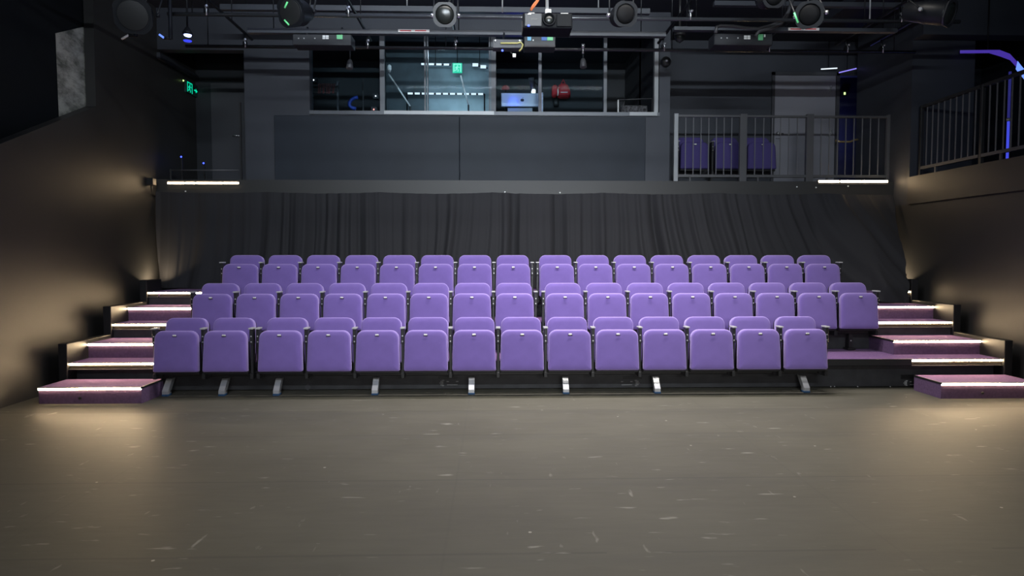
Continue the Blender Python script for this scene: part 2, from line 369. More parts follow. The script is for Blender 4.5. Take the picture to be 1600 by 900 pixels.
# ------------------------------------------------------------------ booth contents
bd = at(715, 165, 12.4)
A = at(666, 76, 11.75); B = at(768, 178, 11.75)
tag(box(A.x, B.x, 11.75, 11.80, ZB, A.z).build('teal_board', TEALW), 'pale teal lit board standing behind the bright booth pane', 'board')
A = at(603, 76, 11.75); B = at(664, 178, 11.75)
tag(box(A.x, B.x, 11.75, 11.80, ZB, A.z).build('teal_board', mat('teal_dark', (.028, .042, .052), .6, var=.3, vscale=4)), 'darker teal board beside the pale one in the booth', 'board')
dk = thing('control_desk', 'long dark desk behind the booth windows', 'desk', (xb+.1, YB+.3, ZB))
box(xb+.12, xc-.2, YB+.32, YB+.95, zs-.16, zs-.12).build('desktop', BOXG, dk)
for xx in (xb+.2, xb+1.9, xb+3.6, xc-.35): box(xx, xx+.06, YB+.35, YB+.9, ZB, zs-.16).build('leg', BOXG, dk)
ZD = zs-.12
def pictogram(root, cx, y, cz, w, h, left=False, lit=GREENE, pale=GREENW, arrow=False, plane='y'):
    """running figure in a doorway, on a lit panel facing the stage (plane y) or facing +X (plane x)"""
    def P(u, v, d): return (cx+u*w, y-d, cz+v*h) if plane == 'y' else (y+d, cx+u*w, cz+v*h)
    def poly(pts, d0, d1):
        m = MB(); a = [P(u, v, d0) for u, v in pts]; bvec = Vector(P(0, 0, d1))-Vector(P(0, 0, d0)); return m.poly(a, bvec)
    poly([(-.5,-.5),(.5,-.5),(.5,.5),(-.5,.5)], -.03, 0).build('sign_face', lit, root)
    m = MB()
    def add(pts):
        a = [P(u, v, .002) for u, v in pts]; m.poly(a, Vector(P(0,0,.004))-Vector(P(0,0,.002)))
    sx = .55 if arrow else 1
    ox = -.2 if arrow else 0
    S = lambda pts: [(u*sx+ox, v) for u, v in pts]
    for q in ([(-.4,-.42),(-.32,-.42),(-.32,.42),(-.4,.42)], [(.32,-.42),(.4,-.42),(.4,.42),(.32,.42)], [(-.32,.34),(.32,.34),(.32,.42),(-.32,.42)]): add(S(q))
    add(S([(.02+.07*math.cos(t), .22+.07*math.sin(t)) for t in (2*PI*k/8 for k in range(8))]))
    for q in ([(-.08,.13),(.06,.13),(.02,-.10),(-.12,-.10)], [(-.08,.13),(-.2,.05),(-.25,-.06),(-.2,-.08),(-.15,.02),(-.05,.06)], [(.05,.12),(.16,.0),(.26,.04),(.26,.09),(.17,.06),(.1,.13)],
              [(-.12,-.1),(-.02,-.1),(-.1,-.28),(-.28,-.3),(-.28,-.24),(-.14,-.22)], [(-.02,-.1),(.04,-.12),(.14,-.24),(.1,-.4),(.03,-.4),(.06,-.26)]): add(S(q))
    if arrow: add([(.18,.05),(.32,.05),(.32,.18),(.48,0),(.32,-.18),(.32,-.05),(.18,-.05)])
    m.build('pictogram', pale, root)
c = at(714.5, 106, 11.4); ww = 14.5*11.4/F
ex = thing('exit_sign', 'square green running man exit sign seen through the bright booth pane', 'exit sign', c+Vector((0,.05,0)))
pictogram(ex, c.x, 11.4, c.z, ww, ww, lit=GREENE, pale=GREENW)
MB().tube([c+Vector((0,.02,ww/2)), (c.x, 11.42, ZCEIL)], .008).build('hanger', RIGM, ex)
# thin glowing bars standing in for reflections in the booth glass
for (x0, y0, x1, y1, D, lab) in ((657, 100, 704, 101, 11.5, 'thin glowing bar standing in for a reflection, left of the exit sign'), (737, 100, 762, 106, 11.5, 'short slanting glowing bar standing in for a reflection, right of the exit sign'), (636, 146, 757, 147, 11.45, 'long dashed bar standing in for a reflection low across the booth pane')):
    p = at(x0, y0, D); q = at(x1, y1, D); lb = thing('reflection_bar', lab, 'reflection bar', p, 'reflection bars in the booth')
    n = max(2, int((q-p).length/.11))
    MB().tube([p+Vector((0,.02,0)), q+Vector((0,.02,0))], .012).build('carrier', RIGM, lb)
    m = MB()
    for i in range(n):
        s_ = p.lerp(q, (i+.1)/n); t_ = p.lerp(q, (i+.8)/n); m.box(s_.x, t_.x, D-.008, D+.005, min(s_.z, t_.z)-.014, max(s_.z, t_.z)+.014)
    m.build('glow_dashes', LEDC, lb)
    up = p.lerp(q, .5)
    if y0 < 120: MB().tube([up, (up.x, D, ZCEIL)], .006).build('hanger', RIGM, lb)
    else:
        MB().tube([p, (p.x, D, ZB)], .012).tube([q, (q.x, D, ZB)], .012).build('stand', RIGM, lb)
# microphone stand booms
for (x0, y0, x1, y1, xf, lab) in ((607, 115, 641, 166, 641, 'white boom arm leaning left on a stand in the booth'), (720, 118, 732, 164, 732, 'white boom arm leaning right of the exit sign in the booth')):
    D = 11.0; p = at(x0, y0, D); q = at(x1, y1, D)
    st = thing('boom_stand', lab, 'stand', (q.x, D, ZD), 'boom stands in the booth')
    MB().tube([p, q], .012).build('boom', WHITE, st)
    MB().tube([q, (q.x, D, ZD+.02)], .014).build('pole', GREYB, st)
    MB().lathe([(0, .09), (.015, .085), (.02, .02)], (q.x, D, ZD), (0, 0, 1), 16).build('base', BLACKM, st)
    if x0 < 650: MB().lathe([(0, .02), (.05, .035), (.1, .03), (.12, .005)], p+Vector((.01,0,.02)), (.1, -.3, 1), 12).build('lamp_head', WHITE, st)
p = at(611, 103, 10.75)
# desktop computer with the back toward the hall
D = 10.72; A = at(783, 145, D); B = at(842, 165, D)
ic = thing('desktop_computer', 'silver all in one computer lit blue, back to the hall, in the booth window', 'computer', ((A.x+B.x)/2, D, ZD))
MB().box(A.x, B.x, D, D+.03, B.z-.02, A.z, bevel=.01, seg=2).build('housing', mat('computer_silver', (.36, .38, .40), .35, metal=.35), ic)
MB().box(A.x+.1, B.x-.1, D+.0, D+.012, ZD+.02, B.z-.04).box((A.x+B.x)/2-.11, (A.x+B.x)/2+.11, D-.07, D+.12, ZD, ZD+.02, bevel=.004).build('stand', mat('computer_stand', (.16, .17, .18), .4, metal=.3), ic)
lx = at(816, 156, D).x; lz = at(816, 156.5, D).z; r = .026
m = MB()
pts = []
for k in range(28):
    t = 2*PI*k/28; rr = r*(1+.06*math.cos(2*t)); x = rr*math.cos(t); z = rr*math.sin(t)
    z -= .006*math.exp(-(x/.008)**2)*(1 if z > 0 else -1)
    ddx = x-(r*1.05); ddz = z-.003
    if math.hypot(ddx, ddz) < .0135:
        k_ = .0135/max(math.hypot(ddx, ddz), 1e-5); x = r*1.05+ddx*k_; z = .003+ddz*k_
    pts.append((lx+x, D-.001, lz+z))
m.poly(pts, (0, -.002, 0)); m.poly([(lx+.001, D-.001, lz+.027), (lx+.012, D-.001, lz+.030), (lx+.016, D-.001, lz+.043), (lx+.005, D-.001, lz+.038)], (0, -.002, 0))
m.build('logo', BLACKP, ic)
ex_ = at(847.5, 151, D)
tag(box(ex_.x-.012, ex_.x+.012, D, D+.02, ZD, ex_.z+.065, bevel=.004).build('white_speaker', WHITE), 'narrow white box upright beside the blue lit computer', 'box')
# red cap ball left of computer, headphones, white lamp
p = at(790, 137, 11.2)
rc = thing('red_cap', 'small red cap on a peg behind the blue lit computer', 'cap', p)
MB().lathe([(0, .062), (.03, .058), (.055, .04), (.07, .005)], p+Vector((0,0,-.03)), (0, -.3, 1), 16).build('crown', RED, rc)
MB().poly([(p.x-.055, p.y-.05, p.z-.032), (p.x+.055, p.y-.05, p.z-.032), (p.x+.035, p.y-.12, p.z-.045), (p.x-.035, p.y-.12, p.z-.045)], (0, 0, .008)).build('brim', RED, rc)
MB().tube([p+Vector((0,.02,-.03)), (p.x, p.y+.02, ZB)], .012).build('peg', BLACKM, rc)
p = at(833, 142, 10.9)
lm = thing('desk_lamp', 'dark grey desk lamp with a bright white tip above the computer', 'lamp', (p.x, 10.9, ZD))
t0 = at(830, 122, 10.9)
MB().tube([p, t0], .03, 10, radii=[.035, .05]).build('lamp_shade', GREYB, lm)
MB().lathe([(0, .028), (.05, .034), (.06, .01)], p+Vector((.01, -.03, .01)), (-.2, -.1, -1), 12).build('bulb', WHITEDOT, lm)
MB().tube([t0, t0+Vector((.12, .1, -.1)), (t0.x+.12, 11.0, ZD)], .012).build('arm', BLACKM, lm)
# red jacket and red backpack hung on hooks on the booth wall
D = 12.86
p = at(881, 148, D)
bp_ = thing('backpack', 'red backpack with front pocket hanging in the booth', 'backpack', at(881, 130, D))
def blob(rows, D0, depth, n=14):
    m = MB(); rings = []
    for (px, py, hw, k) in rows:
        c_ = at(px, py, D0); W = hw*D0/F
        rings.append([Vector((c_.x+W*math.copysign(abs(math.cos(t))**.7, math.cos(t)), D0+depth*k*math.sin(t), c_.z)) for t in (2*PI*j/n for j in range(n))])
    return m.rings(rings)
blob([(880, 131, 3, .4), (880, 133, 7, .7), (881, 140, 9.5, 1), (881, 147, 10.5, 1.1), (881, 152, 10, 1), (881, 154, 7, .5)], D, .07).build('bag_body', RED, bp_)
blob([(882, 143.5, 6, .5), (882, 145, 7.5, .9), (882, 150, 7.8, 1), (882, 152.5, 6, .6)], D-.075, .035).build('front_pocket', RED, bp_)
A = at(876, 144.2, D-.12); B = at(887, 144.2, D-.12); MB().tube([A, B], .008, 6).build('pocket_zip', PALEW, bp_)
a0 = at(877, 131, D); a1 = at(880, 124, D); a2 = at(883, 131, D); MB().tube([a0, a1, a2], .01, 6).build('top_handle', RED, bp_)
MB().tube([a1+Vector((0,0,.01)), a1+Vector((0, .06, .0)), a1+Vector((0, .139, .0))], .01, 6).build('hook', RIGM, bp_)
jk = thing('jacket', 'red jacket with dark trousers hanging left of the red backpack', 'jacket', at(868, 134, D))
blob([(867, 133, 2, .3), (867, 136, 4.5, .7), (867, 143, 5, 1), (866, 150, 4, 1), (866, 153, 2.5, .6)], D, .05).build('coat', RED, jk)
blob([(871.5, 139, .6, .3), (872, 144, .9, .5), (871.5, 150, .6, .4)], D-.06, .02).build('scarf', PALEW, jk)
blob([(868, 152, 3, .5), (869, 160, 4.5, .7), (869, 166, 4, .6)], D, .05).build('trousers', BLACKP, jk)
MB().tube([at(867, 133, D), at(867, 131, D), at(867, 131, D)+Vector((0, .139, 0))], .01, 6).build('hook', RIGM, jk)
for px, lab in ((866, 'white shoe on the ledge under the red jacket'), (873, 'white shoe on the ledge under the red backpack')):
    c_ = at(px, 168, 10.85)
    sh = MB().rings([[Vector((c_.x+w*math.cos(t), 10.85+yy_*1.0+.0*math.sin(t), ZD+.004+max(0, hh*math.sin(t)))) for t in (2*PI*j/12 for j in range(12))] for yy_, w, hh in ((-.12, .015, .02), (-.10, .035, .045), (-.03, .04, .06), (.05, .035, .09), (.10, .03, .09), (.12, .012, .05))]).build('shoe', WHITE)
    tag(sh, lab, 'shoe', 'white shoes in the booth')
# wire tray at the right end
D = 10.62
tr = thing('wire_tray', 'open metal frame tray with dark foam, right end of booth window', 'tray', at(993, 172, D))
A = at(966, 156, D); B = at(1019, 154, D); lowz = zs-.12
m = MB(); m.tube([(A.x, D, lowz), (A.x, D, A.z)], .012).build('post', WHITE, tr)
MB().tube([(A.x, D, A.z), (B.x, D, B.z)], .008).build('top_rail', GREYB, tr)
MB().tube([(B.x, D, lowz), (B.x, D, B.z)], .009).build('post', GREYB, tr)
q = at(976, 158, D-.02); q2 = at(971, 174, D-.02); MB().tube([q, q2], .007).build('stay', GREYB, tr)
fm = mat('speckled_foam', (.06, .06, .065), .9, bump=1, bscale=40, var=.9, vscale=30)
MB().box(A.x+.05, B.x-.06, D+.04, D+.2, lowz, A.z-.07, bevel=.02, seg=2).build('foam', fm, tr)
p = at(952, 174, 10.45)
# rack with striped cables at the left
D = 11.3
rk = thing('cable_rack', 'small rack of pale bars and red cables in the left booth window', 'rack', at(508, 150, D))
for yy in (136, 144): MB().tube([at(487, yy, D), at(526, yy, D)], .012).build('bar', GREYB, rk)
for px in (487, 528): MB().box(at(px, 130, D).x-.015, at(px, 130, D).x+.015, D-.02, D+.02, ZB, at(px, 128, D).z).build('upright', TRUNK, rk)
m = MB()
for k in range(9):
    u = at(498+3.1*k, 134, D-.03); v_ = at(498+3.1*k+random.uniform(-2, 2), 146, D-.03); m.tube([u+Vector((0,.03,.04)), u, v_], .009, 6)
m.build('cable_loops', mat('dark_red_cable', (.16, .05, .05), .6), rk)
D = 11.0
pts = [at(x, y, D) for x, y in ((559, 152), (554, 153), (549, 156), (546, 160), (546, 165), (549, 168), (556, 170))]
bl = MB().tube(pts, .028, 8).build('blue_cable', BLUEF); tag(bl, 'coil of blue cable hanging low in the left booth window', 'cable')
p = at(567, 124, 11.2)
tag(MB().tube([(p.x, 11.2, p.z), (p.x, 11.2, ZB)], .012).build('slim_pole', RAILM), 'slim upright pole in the left booth window', 'pole')
for px, py, D, mt, lab in ((490, 125, 11.2, WHITEDOT, 'tiny white indicator light above the cable rack'), (484.5, 157, 10.8, WHITEDOT, 'tiny white indicator light at the left window edge'), (587, 150, 11.1, WHITEDOT, 'tiny white indicator light left of the thick mullion'), (584, 171, 10.9, REDDOT, 'tiny reddish indicator light above the sill')):
    c_ = at(px, py, D); o = thing('indicator_light', lab, 'indicator light', c_, 'indicator lights in the booth')
    MB().lathe([(-.012, .002), (-.008, .010), (0, .012)], c_, (0, 1, 0), 10).build('lamp', mt, o)
    MB().box(c_.x-.04, c_.x+.04, D, D+.1, c_.z-.04, c_.z+.04).build('box', BOXG, o)

# ------------------------------------------------------------------ balcony railings
def railing_back():
    t = thing('balcony_railing', 'metal railing with upright bars along the right balcony edge', 'railing', (xd, YB-.0, ZB))
    Y = YB+.06; zt = at(1100, 180, Y).z; zb = at(1100, 275, Y).z
    X = lambda px: at(px, 200, Y).x
    posts = [(1056, .065), (1161, .11), (1265, .11), (1388, .05)]
    for px, w in posts: box(X(px)-w/2, X(px)+w/2, Y-.03, Y+.03, ZB-.07, zt+.02, bevel=.004).build('post', RAIL_LIT if px == 1056 else RAILM, t)  # first post takes the paler colour, its light painted in
    for (a_, b_) in zip(posts, posts[1:]):
        x0 = X(a_[0])+a_[1]/2; x1 = X(b_[0])-b_[1]/2
        box(x0, x1, Y-.025, Y+.025, zt-.03, zt).build('top_rail', RAILM, t)
        box(x0, x1, Y-.025, Y+.025, zb-.02, zb+.02).build('bottom_rail', RAILM, t)
        n = round((x1-x0)/.125)-1
        for k in range(n):
            xx = x0+(x1-x0)*(k+1)/(n+1); box(xx-.0065, xx+.0065, Y-.0065, Y+.0065, zb+.02, zt-.03).build('baluster', RAILB, t)
        mm = (x0*.8+x1*.2); box(mm-.012, mm+.012, Y-.012, Y+.012, ZB, zb-.02).build('foot', RAILM, t)
railing_back()
def railing_side():
    Xr = XR+.10
    t = thing('gallery_railing', 'black metal railing with upright bars along the right side gallery', 'railing', (Xr, 9.7, 2.66))
    zt = 3.67; zb = 2.78; ys = [9.72, 8.50, 7.28, 6.06]
    for y in ys: box(Xr-.022, Xr+.022, y-.022, y+.022, 2.66, zt, bevel=.004).build('post', BLACKM, t)
    for y1, y0 in zip(ys, ys[1:]):
        box(Xr-.025, Xr+.025, y0+.03, y1-.03, zt-.04, zt).build('top_rail', BLACKM, t)
        box(Xr-.025, Xr+.025, y0+.03, y1-.03, zb-.02, zb+.02).build('bottom_rail', RAILM, t)
        n = 9
        for k in range(n):
            y = y0+(y1-y0)*(k+1)/(n+1); box(Xr-.006, Xr+.006, y-.006, y+.006, zb+.02, zt-.04).build('baluster', RAILB, t)
        box(Xr-.012, Xr+.012, y1-.35, y1-.325, 2.66, zb-.02).build('foot', RAILM, t)
railing_side()

# ------------------------------------------------------------------ curtain
def curtain():
    m = MB(); bm = m.bm; nx, nz = 760, 40; z1 = 2.455; z0 = 1.045
    random.seed(3)
    comps = [(random.uniform(9, 19), random.uniform(0, 6.28), random.uniform(.5, 1)) for _ in range(6)] + [(random.uniform(22, 40), random.uniform(0, 6.28), random.uniform(.25, .6)) for _ in range(8)] + [(random.uniform(50, 75), random.uniform(0, 6.28), random.uniform(.05, .16)) for _ in range(5)]
    local = [(random.uniform(XL, XR), random.uniform(.15, .5), random.uniform(-.35, .35)) for _ in range(34)]
    x0, x1 = XL+.03, XR-.06
    grid = []
    for j in range(nz+1):
        v = j/nz; row = []         # v: 0 top, 1 bottom
        for i in range(nx+1):
            X = x0+(x1-x0)*i/nx
            sh = .95*max(0, (X-.6)/5.4)**1.5*v**1.25 - .10*v*v*(X < 0)
            u = X-sh
            for cx, wd, am in local: u -= am*.20*v**2*math.exp(-((X-cx)/wd)**2)
            f = sum(a_*math.sin(k*u+p) for k, p, a_ in comps)/3.2
            f = .55*math.copysign(abs(f)**.75, f) + sum(a_*(1-2*abs(math.sin(.5*(k*u*1.25+p*1.7)))**.65) for k, p, a_ in comps[:8])/4.2
            env = (.38+.62*v**.7)*(.55+.45*math.sin(1.1*X+1.3)**2)
            if X < -3.2: env *= .55
            if X > 4.6: env *= 1-.65*min(1, (X-4.6)/.8)
            d = .135*env*f
            # right bottom corner is pulled forward over the top tier
            w = max(0, min(1, (X-4.75)/.75)); w = w*w*(3-2*w); pull = .87*w*min(1, v/.86)**1.05
            Y = YB-.17+d-pull
            Xo = X + .02*math.sin(7*X+4*v)*v
            if X > 5.3: Xo -= .32*((X-5.3)/.7)*v**1.1
            sag = .022*abs(math.sin(1.9*X))*(1-v)
            Z = z1-sag+(z0-.165*w-z1+sag)*v
            if j == nz: Z += .01*math.sin(5*X)
            row.append(bm.verts.new((Xo, Y, Z)))
        grid.append(row)
    for j in range(nz):
        for i in range(nx):
            f = bm.faces.new((grid[j][i], grid[j][i+1], grid[j+1][i+1], grid[j+1][i])); f.smooth = True
    cm = mat('curtain_black', (.028, .028, .031), .85, spec=.25, sheen=.15, bump=.15, bscale=500)
    o = m.build('curtain', cm)
    tag(o, 'long black gathered curtain hanging across the back behind the top row', 'curtain')
curtain()

# ------------------------------------------------------------------ seating tiers and steps
def ledstrip(x0, x1, y, ztop, parent, lipz, name='light_strip', m=LED):
    """light strip under a nosing: recessed line of light facing the stage, small lip below it"""
    s = box(x0, x1, y+.004, y+.012, ztop-.026, ztop-.005).build(name, m, parent)
    MB().box(x0, x1, y-.006, y+.012, ztop-.005, ztop+.003).build('nosing', BLACKM, parent)
    MB().box(x0, x1, y-.010, y+.006, lipz-.006, lipz).build('nosing_lip', mat('lip_alu', (.35, .33, .30), .35, metal=.6) if 'lip_alu' not in MATS else MATS['lip_alu'], parent)
    if ztop-lipz > .04: MB().box(x0, x1, y+.008, y+.0115, lipz, ztop-.027).build('nosing_face', MATS.get('nosing_bronze') or mat('nosing_bronze', (.07, .055, .04), .5, metal=.2), parent)
    return s
def marking(cx, y, cz, parent, m, flip=1, s=1.0):
    """printed plug mark and two dashes"""
    k = .010*s
    mb = MB()
    def R(u0, u1, v0, v1):
        a_, b_ = cx+flip*u0*k, cx+flip*u1*k; mb.box(a_, b_, y-.001, y, cz+v0*k, cz+v1*k)
    R(-6, -3.5, -.7, .7); R(-3.5, -1, -2.2, 2.2); R(-3, .2, 2.6, 4); R(-3, -.2, -4, -2.6); R(-4.6, -3.4, -3, 3)
    mb.build('plug_mark', m, parent)
    mb2 = MB(); mb = mb2
    R(3, 6, 1.2, 2.6)
    if s >= .9 and m is PRINTD: R(15, 18, 1.2, 2.6)
    R(3.5, 17, -2.8, -1.6)
    mb2.build('printed_line', m, parent)
TX0, TX1 = AISLE_L[0], AISLE_R[1]
SP = .513
def tier(k):
    n = NOSE+STEP*(k-1); z = RISE*k; zprev = RISE*(k-1)
    names = {1: 'lowest', 2: 'middle', 3: 'top'}
    t = thing('seating_tier', f'{names[k]} purple carpeted tier of the retractable seating with black riser' if k < 3 else 'top purple carpeted tier in front of the black curtain with black riser', 'seating tier', ((TX0+TX1)/2, n, 0), 'retractable seating tiers')
    back = n+STEP-.001 if k < 3 else YB-.02
    box(TX0, TX1, n+.012, back, z-.065, z).build('deck', CARPET, t)
    # black nosing edge between the aisles
    MB().box(AISLE_L[1], AISLE_R[0], n-.004, n+.014, z-.068, z+.003).build('nosing', BLACKM, t)
    MB().box(TX0, TX1, n+.0, n+.02, z-.072, z-.064).build('trim_line', RIGM, t)
    fz0 = .012 if k == 1 else zprev+.002
    rd = .13 if k == 1 else .014
    box(TX0, TX1, n+rd, n+rd+.02, fz0, z-.072).build('riser', FASCIA, t)
    y = n
    for (a_, b_) in (AISLE_L, AISLE_R): 
        if k == 3 and a_ < 0:
            ledstrip(a_-.0, a_+.13, y, z, t, z-.068); ledstrip(a_+.15, b_, y, z, t, z-.068)
        elif k == 3: ledstrip(5.60, b_, y, z, t, z-.068); MB().box(5.60, TX1, y+.08, y+.36, z, z+.235, bevel=.006).build('end_box', BLACKP, t)
        else: ledstrip(a_, b_, y, z, t, z-.068)
        # riser under the aisle is deeper and dark
    # kick boards at the outer sides of the aisles
    for x0, x1 in ((TX0-.10, TX0-.004), (TX1+.004, TX1+.10)):
        if k < 3: MB().box(x0, x1, n-.03, n+STEP-.032, z-.20, z+.215, bevel=.006).build('side_board', BLACKP if True else WALL, t)
        else: MB().box(x0, x1, n-.03, n+.38, z-.20, z+.16, bevel=.006).build('side_board', BLACKP, t)
    if k == 3: pass
    if k == 1:
        # printed marks and slots on the riser
        for px, m_, fl, s_ in ((694, PRINTD, 1, .9), (992, PRINTD, -1, .9), (1418, PRINT, 1, .8)):
            c_ = at(px, 598.5, n+.129); marking(c_.x, n+.129, c_.z, t, m_, fl, s_)
        for px in (700, 988):
            c_ = at(px, 590, n+.129); box(c_.x-.11, c_.x+.11, n+.124, n+.131, c_.z-.018, c_.z+.018).build('slot', BLACKP, t)
        c_ = at(1425, 588, n+.129); box(c_.x-.13, c_.x+.1, n+.124, n+.131, c_.z-.03, c_.z+.02).build('slot', BLACKP, t)
        c_ = at(481, 605, n+.129); MB().poly([(c_.x-.035, n+.126, c_.z), (c_.x, n+.126, c_.z-.045), (c_.x+.035, n+.126, c_.z), (c_.x, n+.126, c_.z+.045)], (0, .003, 0)).build('bolt', GREYB, t)
        # floor braces
        for px in (265, 352, 436, 588, 737, 883, 1024, 1254):
            top = at(px, 592, n-.05); tx = top.x; w = .032
            br = MB().poly([(tx-w, n+.02, .174), (tx-w, n-.055, .174), (tx-w, n-.165, .055), (tx-w, n-.165, .022), (tx-w, n-.085, .022), (tx-w, n-.085, .05)], (2*w, 0, 0)).build('floor_brace', ALU, t)
            MB().box(tx-w-.004, tx+w+.004, n-.17, n-.08, .0, .022, bevel=.004).build('rubber_foot', BLUER, br)
            MB().lathe([(0, .009), (.008, .009)], (tx+w, n-.11, .05), (1, 0, 0), 8).build('bolt', GREYB, br)
        for px in (1298, 1304, 1340, 1391):
            c_ = at(px, 604, n+.128); MB().lathe([(0, .008), (-.006, .006)], (c_.x, n+.13, c_.z), (0, 1, 0), 8).build('screw', PRINT, t)
    return t
TIERS = {k: tier(k) for k in (1, 2, 3)}
for k in (0, 1, 2):
    for side, (a_, b_) in (('left', AISLE_L), ('right', AISLE_R)):
        z0 = RISE*k; z1 = z0+RISE/2; n = NOSE+STEP*k-.53; y1 = n+.50+(.05 if k else .14)
        if k: y1 = NOSE+STEP*k+.12
        else: y1 = NOSE-.05
        lab = {0: 'purple carpeted step block standing on the floor', 1: 'purple carpeted half step on the lowest tier', 2: 'purple carpeted half step on the middle tier'}[k]
        s = thing('step_block', f'{lab} in the {side} aisle, lit nosing', 'step', ((a_+b_)/2, n, z0), 'aisle steps')
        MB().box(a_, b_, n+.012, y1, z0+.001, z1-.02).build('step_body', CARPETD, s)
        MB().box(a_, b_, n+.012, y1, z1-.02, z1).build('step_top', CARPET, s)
        ledstrip(a_+.0, b_-.0, n, z1, s, z1-.026)
        MB().box(a_-.004 if side == 'right' else b_-.002, a_+.002 if side == 'right' else b_+.004, n, y1, z1-.018, z1+.002).build('edge_trim', BLACKM, s)
        if k == 0:
            c_ = at(124 if side == 'left' else 1536, 620, n); MB().lathe([(0, .016), (-.012, .013)], (c_.x, n+.012, .06), (0, 1, 0), 12).build('socket', BLACKP, s)

# balcony edge light strips
for segs, lab in (([(262, 288), (290, 305), (307, 348), (350, 373)], 'warm light strip in four lengths on the ledge under the left landing'), ([(1279, 1311), (1313, 1346), (1347, 1387)], 'warm light strip in three lengths on the ledge under the right balcony')):
    Y = YB-.104; p = at(segs[0][0], 286, Y)
    t = thing('light_strip', lab, 'light strip', p, 'ledge light strips')
    for x0, x1 in segs:
        A = at(x0, 286 if x0 < 700 else 283.5, Y); B = at(x1, 286 if x0 < 700 else 283.5, Y)
        box(A.x, B.x, Y-.012, Y+.002, A.z-.014, A.z+.014, bevel=.004).build('tube', LEDU, t)
    A = at(segs[0][0]-1, 284, Y); B = at(segs[-1][1]+1, 284, Y)
    box(A.x, B.x, Y-.004, Y+.004, A.z-.04, A.z+.02).build('channel', FASCIA, t)
# screw heads on the ledge
for px, py in ((789, 300), (875, 301), (1245, 292), (1275, 293), (1325, 289), (290, 299)):
    c_ = at(px, max(py, 291), YB-.10); s = MB().lathe([(0, .012), (-.01, .009)], c_, (0, 1, 0), 8).build('cable_clip', WHITE)
    tag(s, 'tiny pale clip on the ledge above the curtain', 'clip', 'ledge clips')
# small wall box on the left wall
c_ = atx(236, 284, XL+.05)
wb = thing('wall_box', 'small black box with a cable on the left wall beside the curtain', 'wall box', (XL, c_.y, c_.z))
box(XL+.002, XL+.10, c_.y-.05, c_.y+.05, c_.z-.05, c_.z+.05, bevel=.006).build('case', BLACKP, wb)
box(XL+.02, XL+.09, c_.y+.05, c_.y+.056, c_.z-.04, c_.z+.04).build('cover', WHITE, wb)
MB().tube([(XL+.05, c_.y, c_.z-.05), (XL+.05, c_.y+.02, c_.z-.12), (XL+.02, c_.y+.12, c_.z-.17), (XL+.02, c_.y+.25, c_.z-.18)], .012, 8).build('cable', BLACKP, wb)

# ------------------------------------------------------------------ seats
def rrect(wb_, wt, h, rt, rb, off, n=6):
    """rounded outline, wider at the foot; off shrinks it"""
    pts = []
    def arc(cx, cz, r, a0, a1):
        for i in range(n+1):
            a_ = a0+(a1-a0)*i/n; pts.append((cx+r*math.cos(a_), cz+r*math.sin(a_)))
    hb, ht = wb_/2-off, wt/2-off; z0, z1 = off, h-off; rt = max(rt-off*.8, .006); rb = max(rb-off*.8, .004)
    arc(hb-rb, z0+rb, rb, -PI/2, 0); arc(ht-rt, z1-rt, rt, 0, PI/2); arc(-ht+rt, z1-rt, rt, PI/2, PI); arc(-hb+rb, z0+rb, rb, PI, 1.5*PI)
    return pts
def pad(wb_, wt, h, rt, rb, t, dome=.012, soft=1):
    """upholstered pad: front faces -Y, back at y=0"""
    m = MB(); e = t
    k = soft; rows = [(.012, 0), (.0, -.012), (.0, -(t-.032*k)), (.004*k, -(t-.018*k)), (.014*k, -(t-.007*k)), (.028*k, -t)]
    rings = [[(x, y, z) for x, z in rrect(wb_, wt, h, rt, rb, o)] for o, y in rows]
    base = rrect(wb_, wt, h, rt, rb, .028*k); cz = h/2
    for s_, d in ((.8, .35), (.5, .75), (.2, 1.0)):
        rings.append([(x*s_, -t-dome*d, cz+(z-cz)*s_) for x, z in base])
    return m.rings(rings)
def make_seat():
    t = thing('theatre_seat', 'seat', 'seat', (0, 0, 0), 'violet seats')
    # folded cushion stands upright: front face toward the stage
    cu = pad(.470, .452, .438, .086, .018, .075, .004, .75)
    cu.xform(Matrix.Translation((0, -.235, .285)) @ Matrix.Rotation(math.radians(-5), 4, 'X'))
    cushion = cu.build('seat_cushion', VIOLET, t)
    sp = MB().box(-.232, .232, -.262, -.19, .262, .288, bevel=.006).poly([(-.225, -.23, .28), (-.225, -.14, .28), (-.225, -.18, .60), (-.225, -.20, .60)], (.45, 0, 0))
    sp.build('seat_pan', BLACKP, t)
    pl_ = MB().box(-.018, .018, -.304, -.296, .675, .690, bevel=.002).build('number_plate', TAG, cushion)
    MB().box(-.024, .024, -.300, -.294, .666, .674).build('plate_shade_strip', BLACKP, cushion)  # black strip stands in for the shade under the plate
    bk = pad(.452, .440, .50, .082, .02, .095, .003, .5)
    bk.xform(Matrix.Translation((0, .0, .335)) @ Matrix.Rotation(math.radians(-9), 4, 'X'))
    bk.build('backrest', VIOLET, t)
    sh = pad(.44, .42, .47, .07, .02, .022, .0)
    sh.xform(Matrix.Translation((0, .03, .345)) @ Matrix.Rotation(math.radians(-9), 4, 'X'))
    sh.build('back_shell', BLACKP, t)
    return t
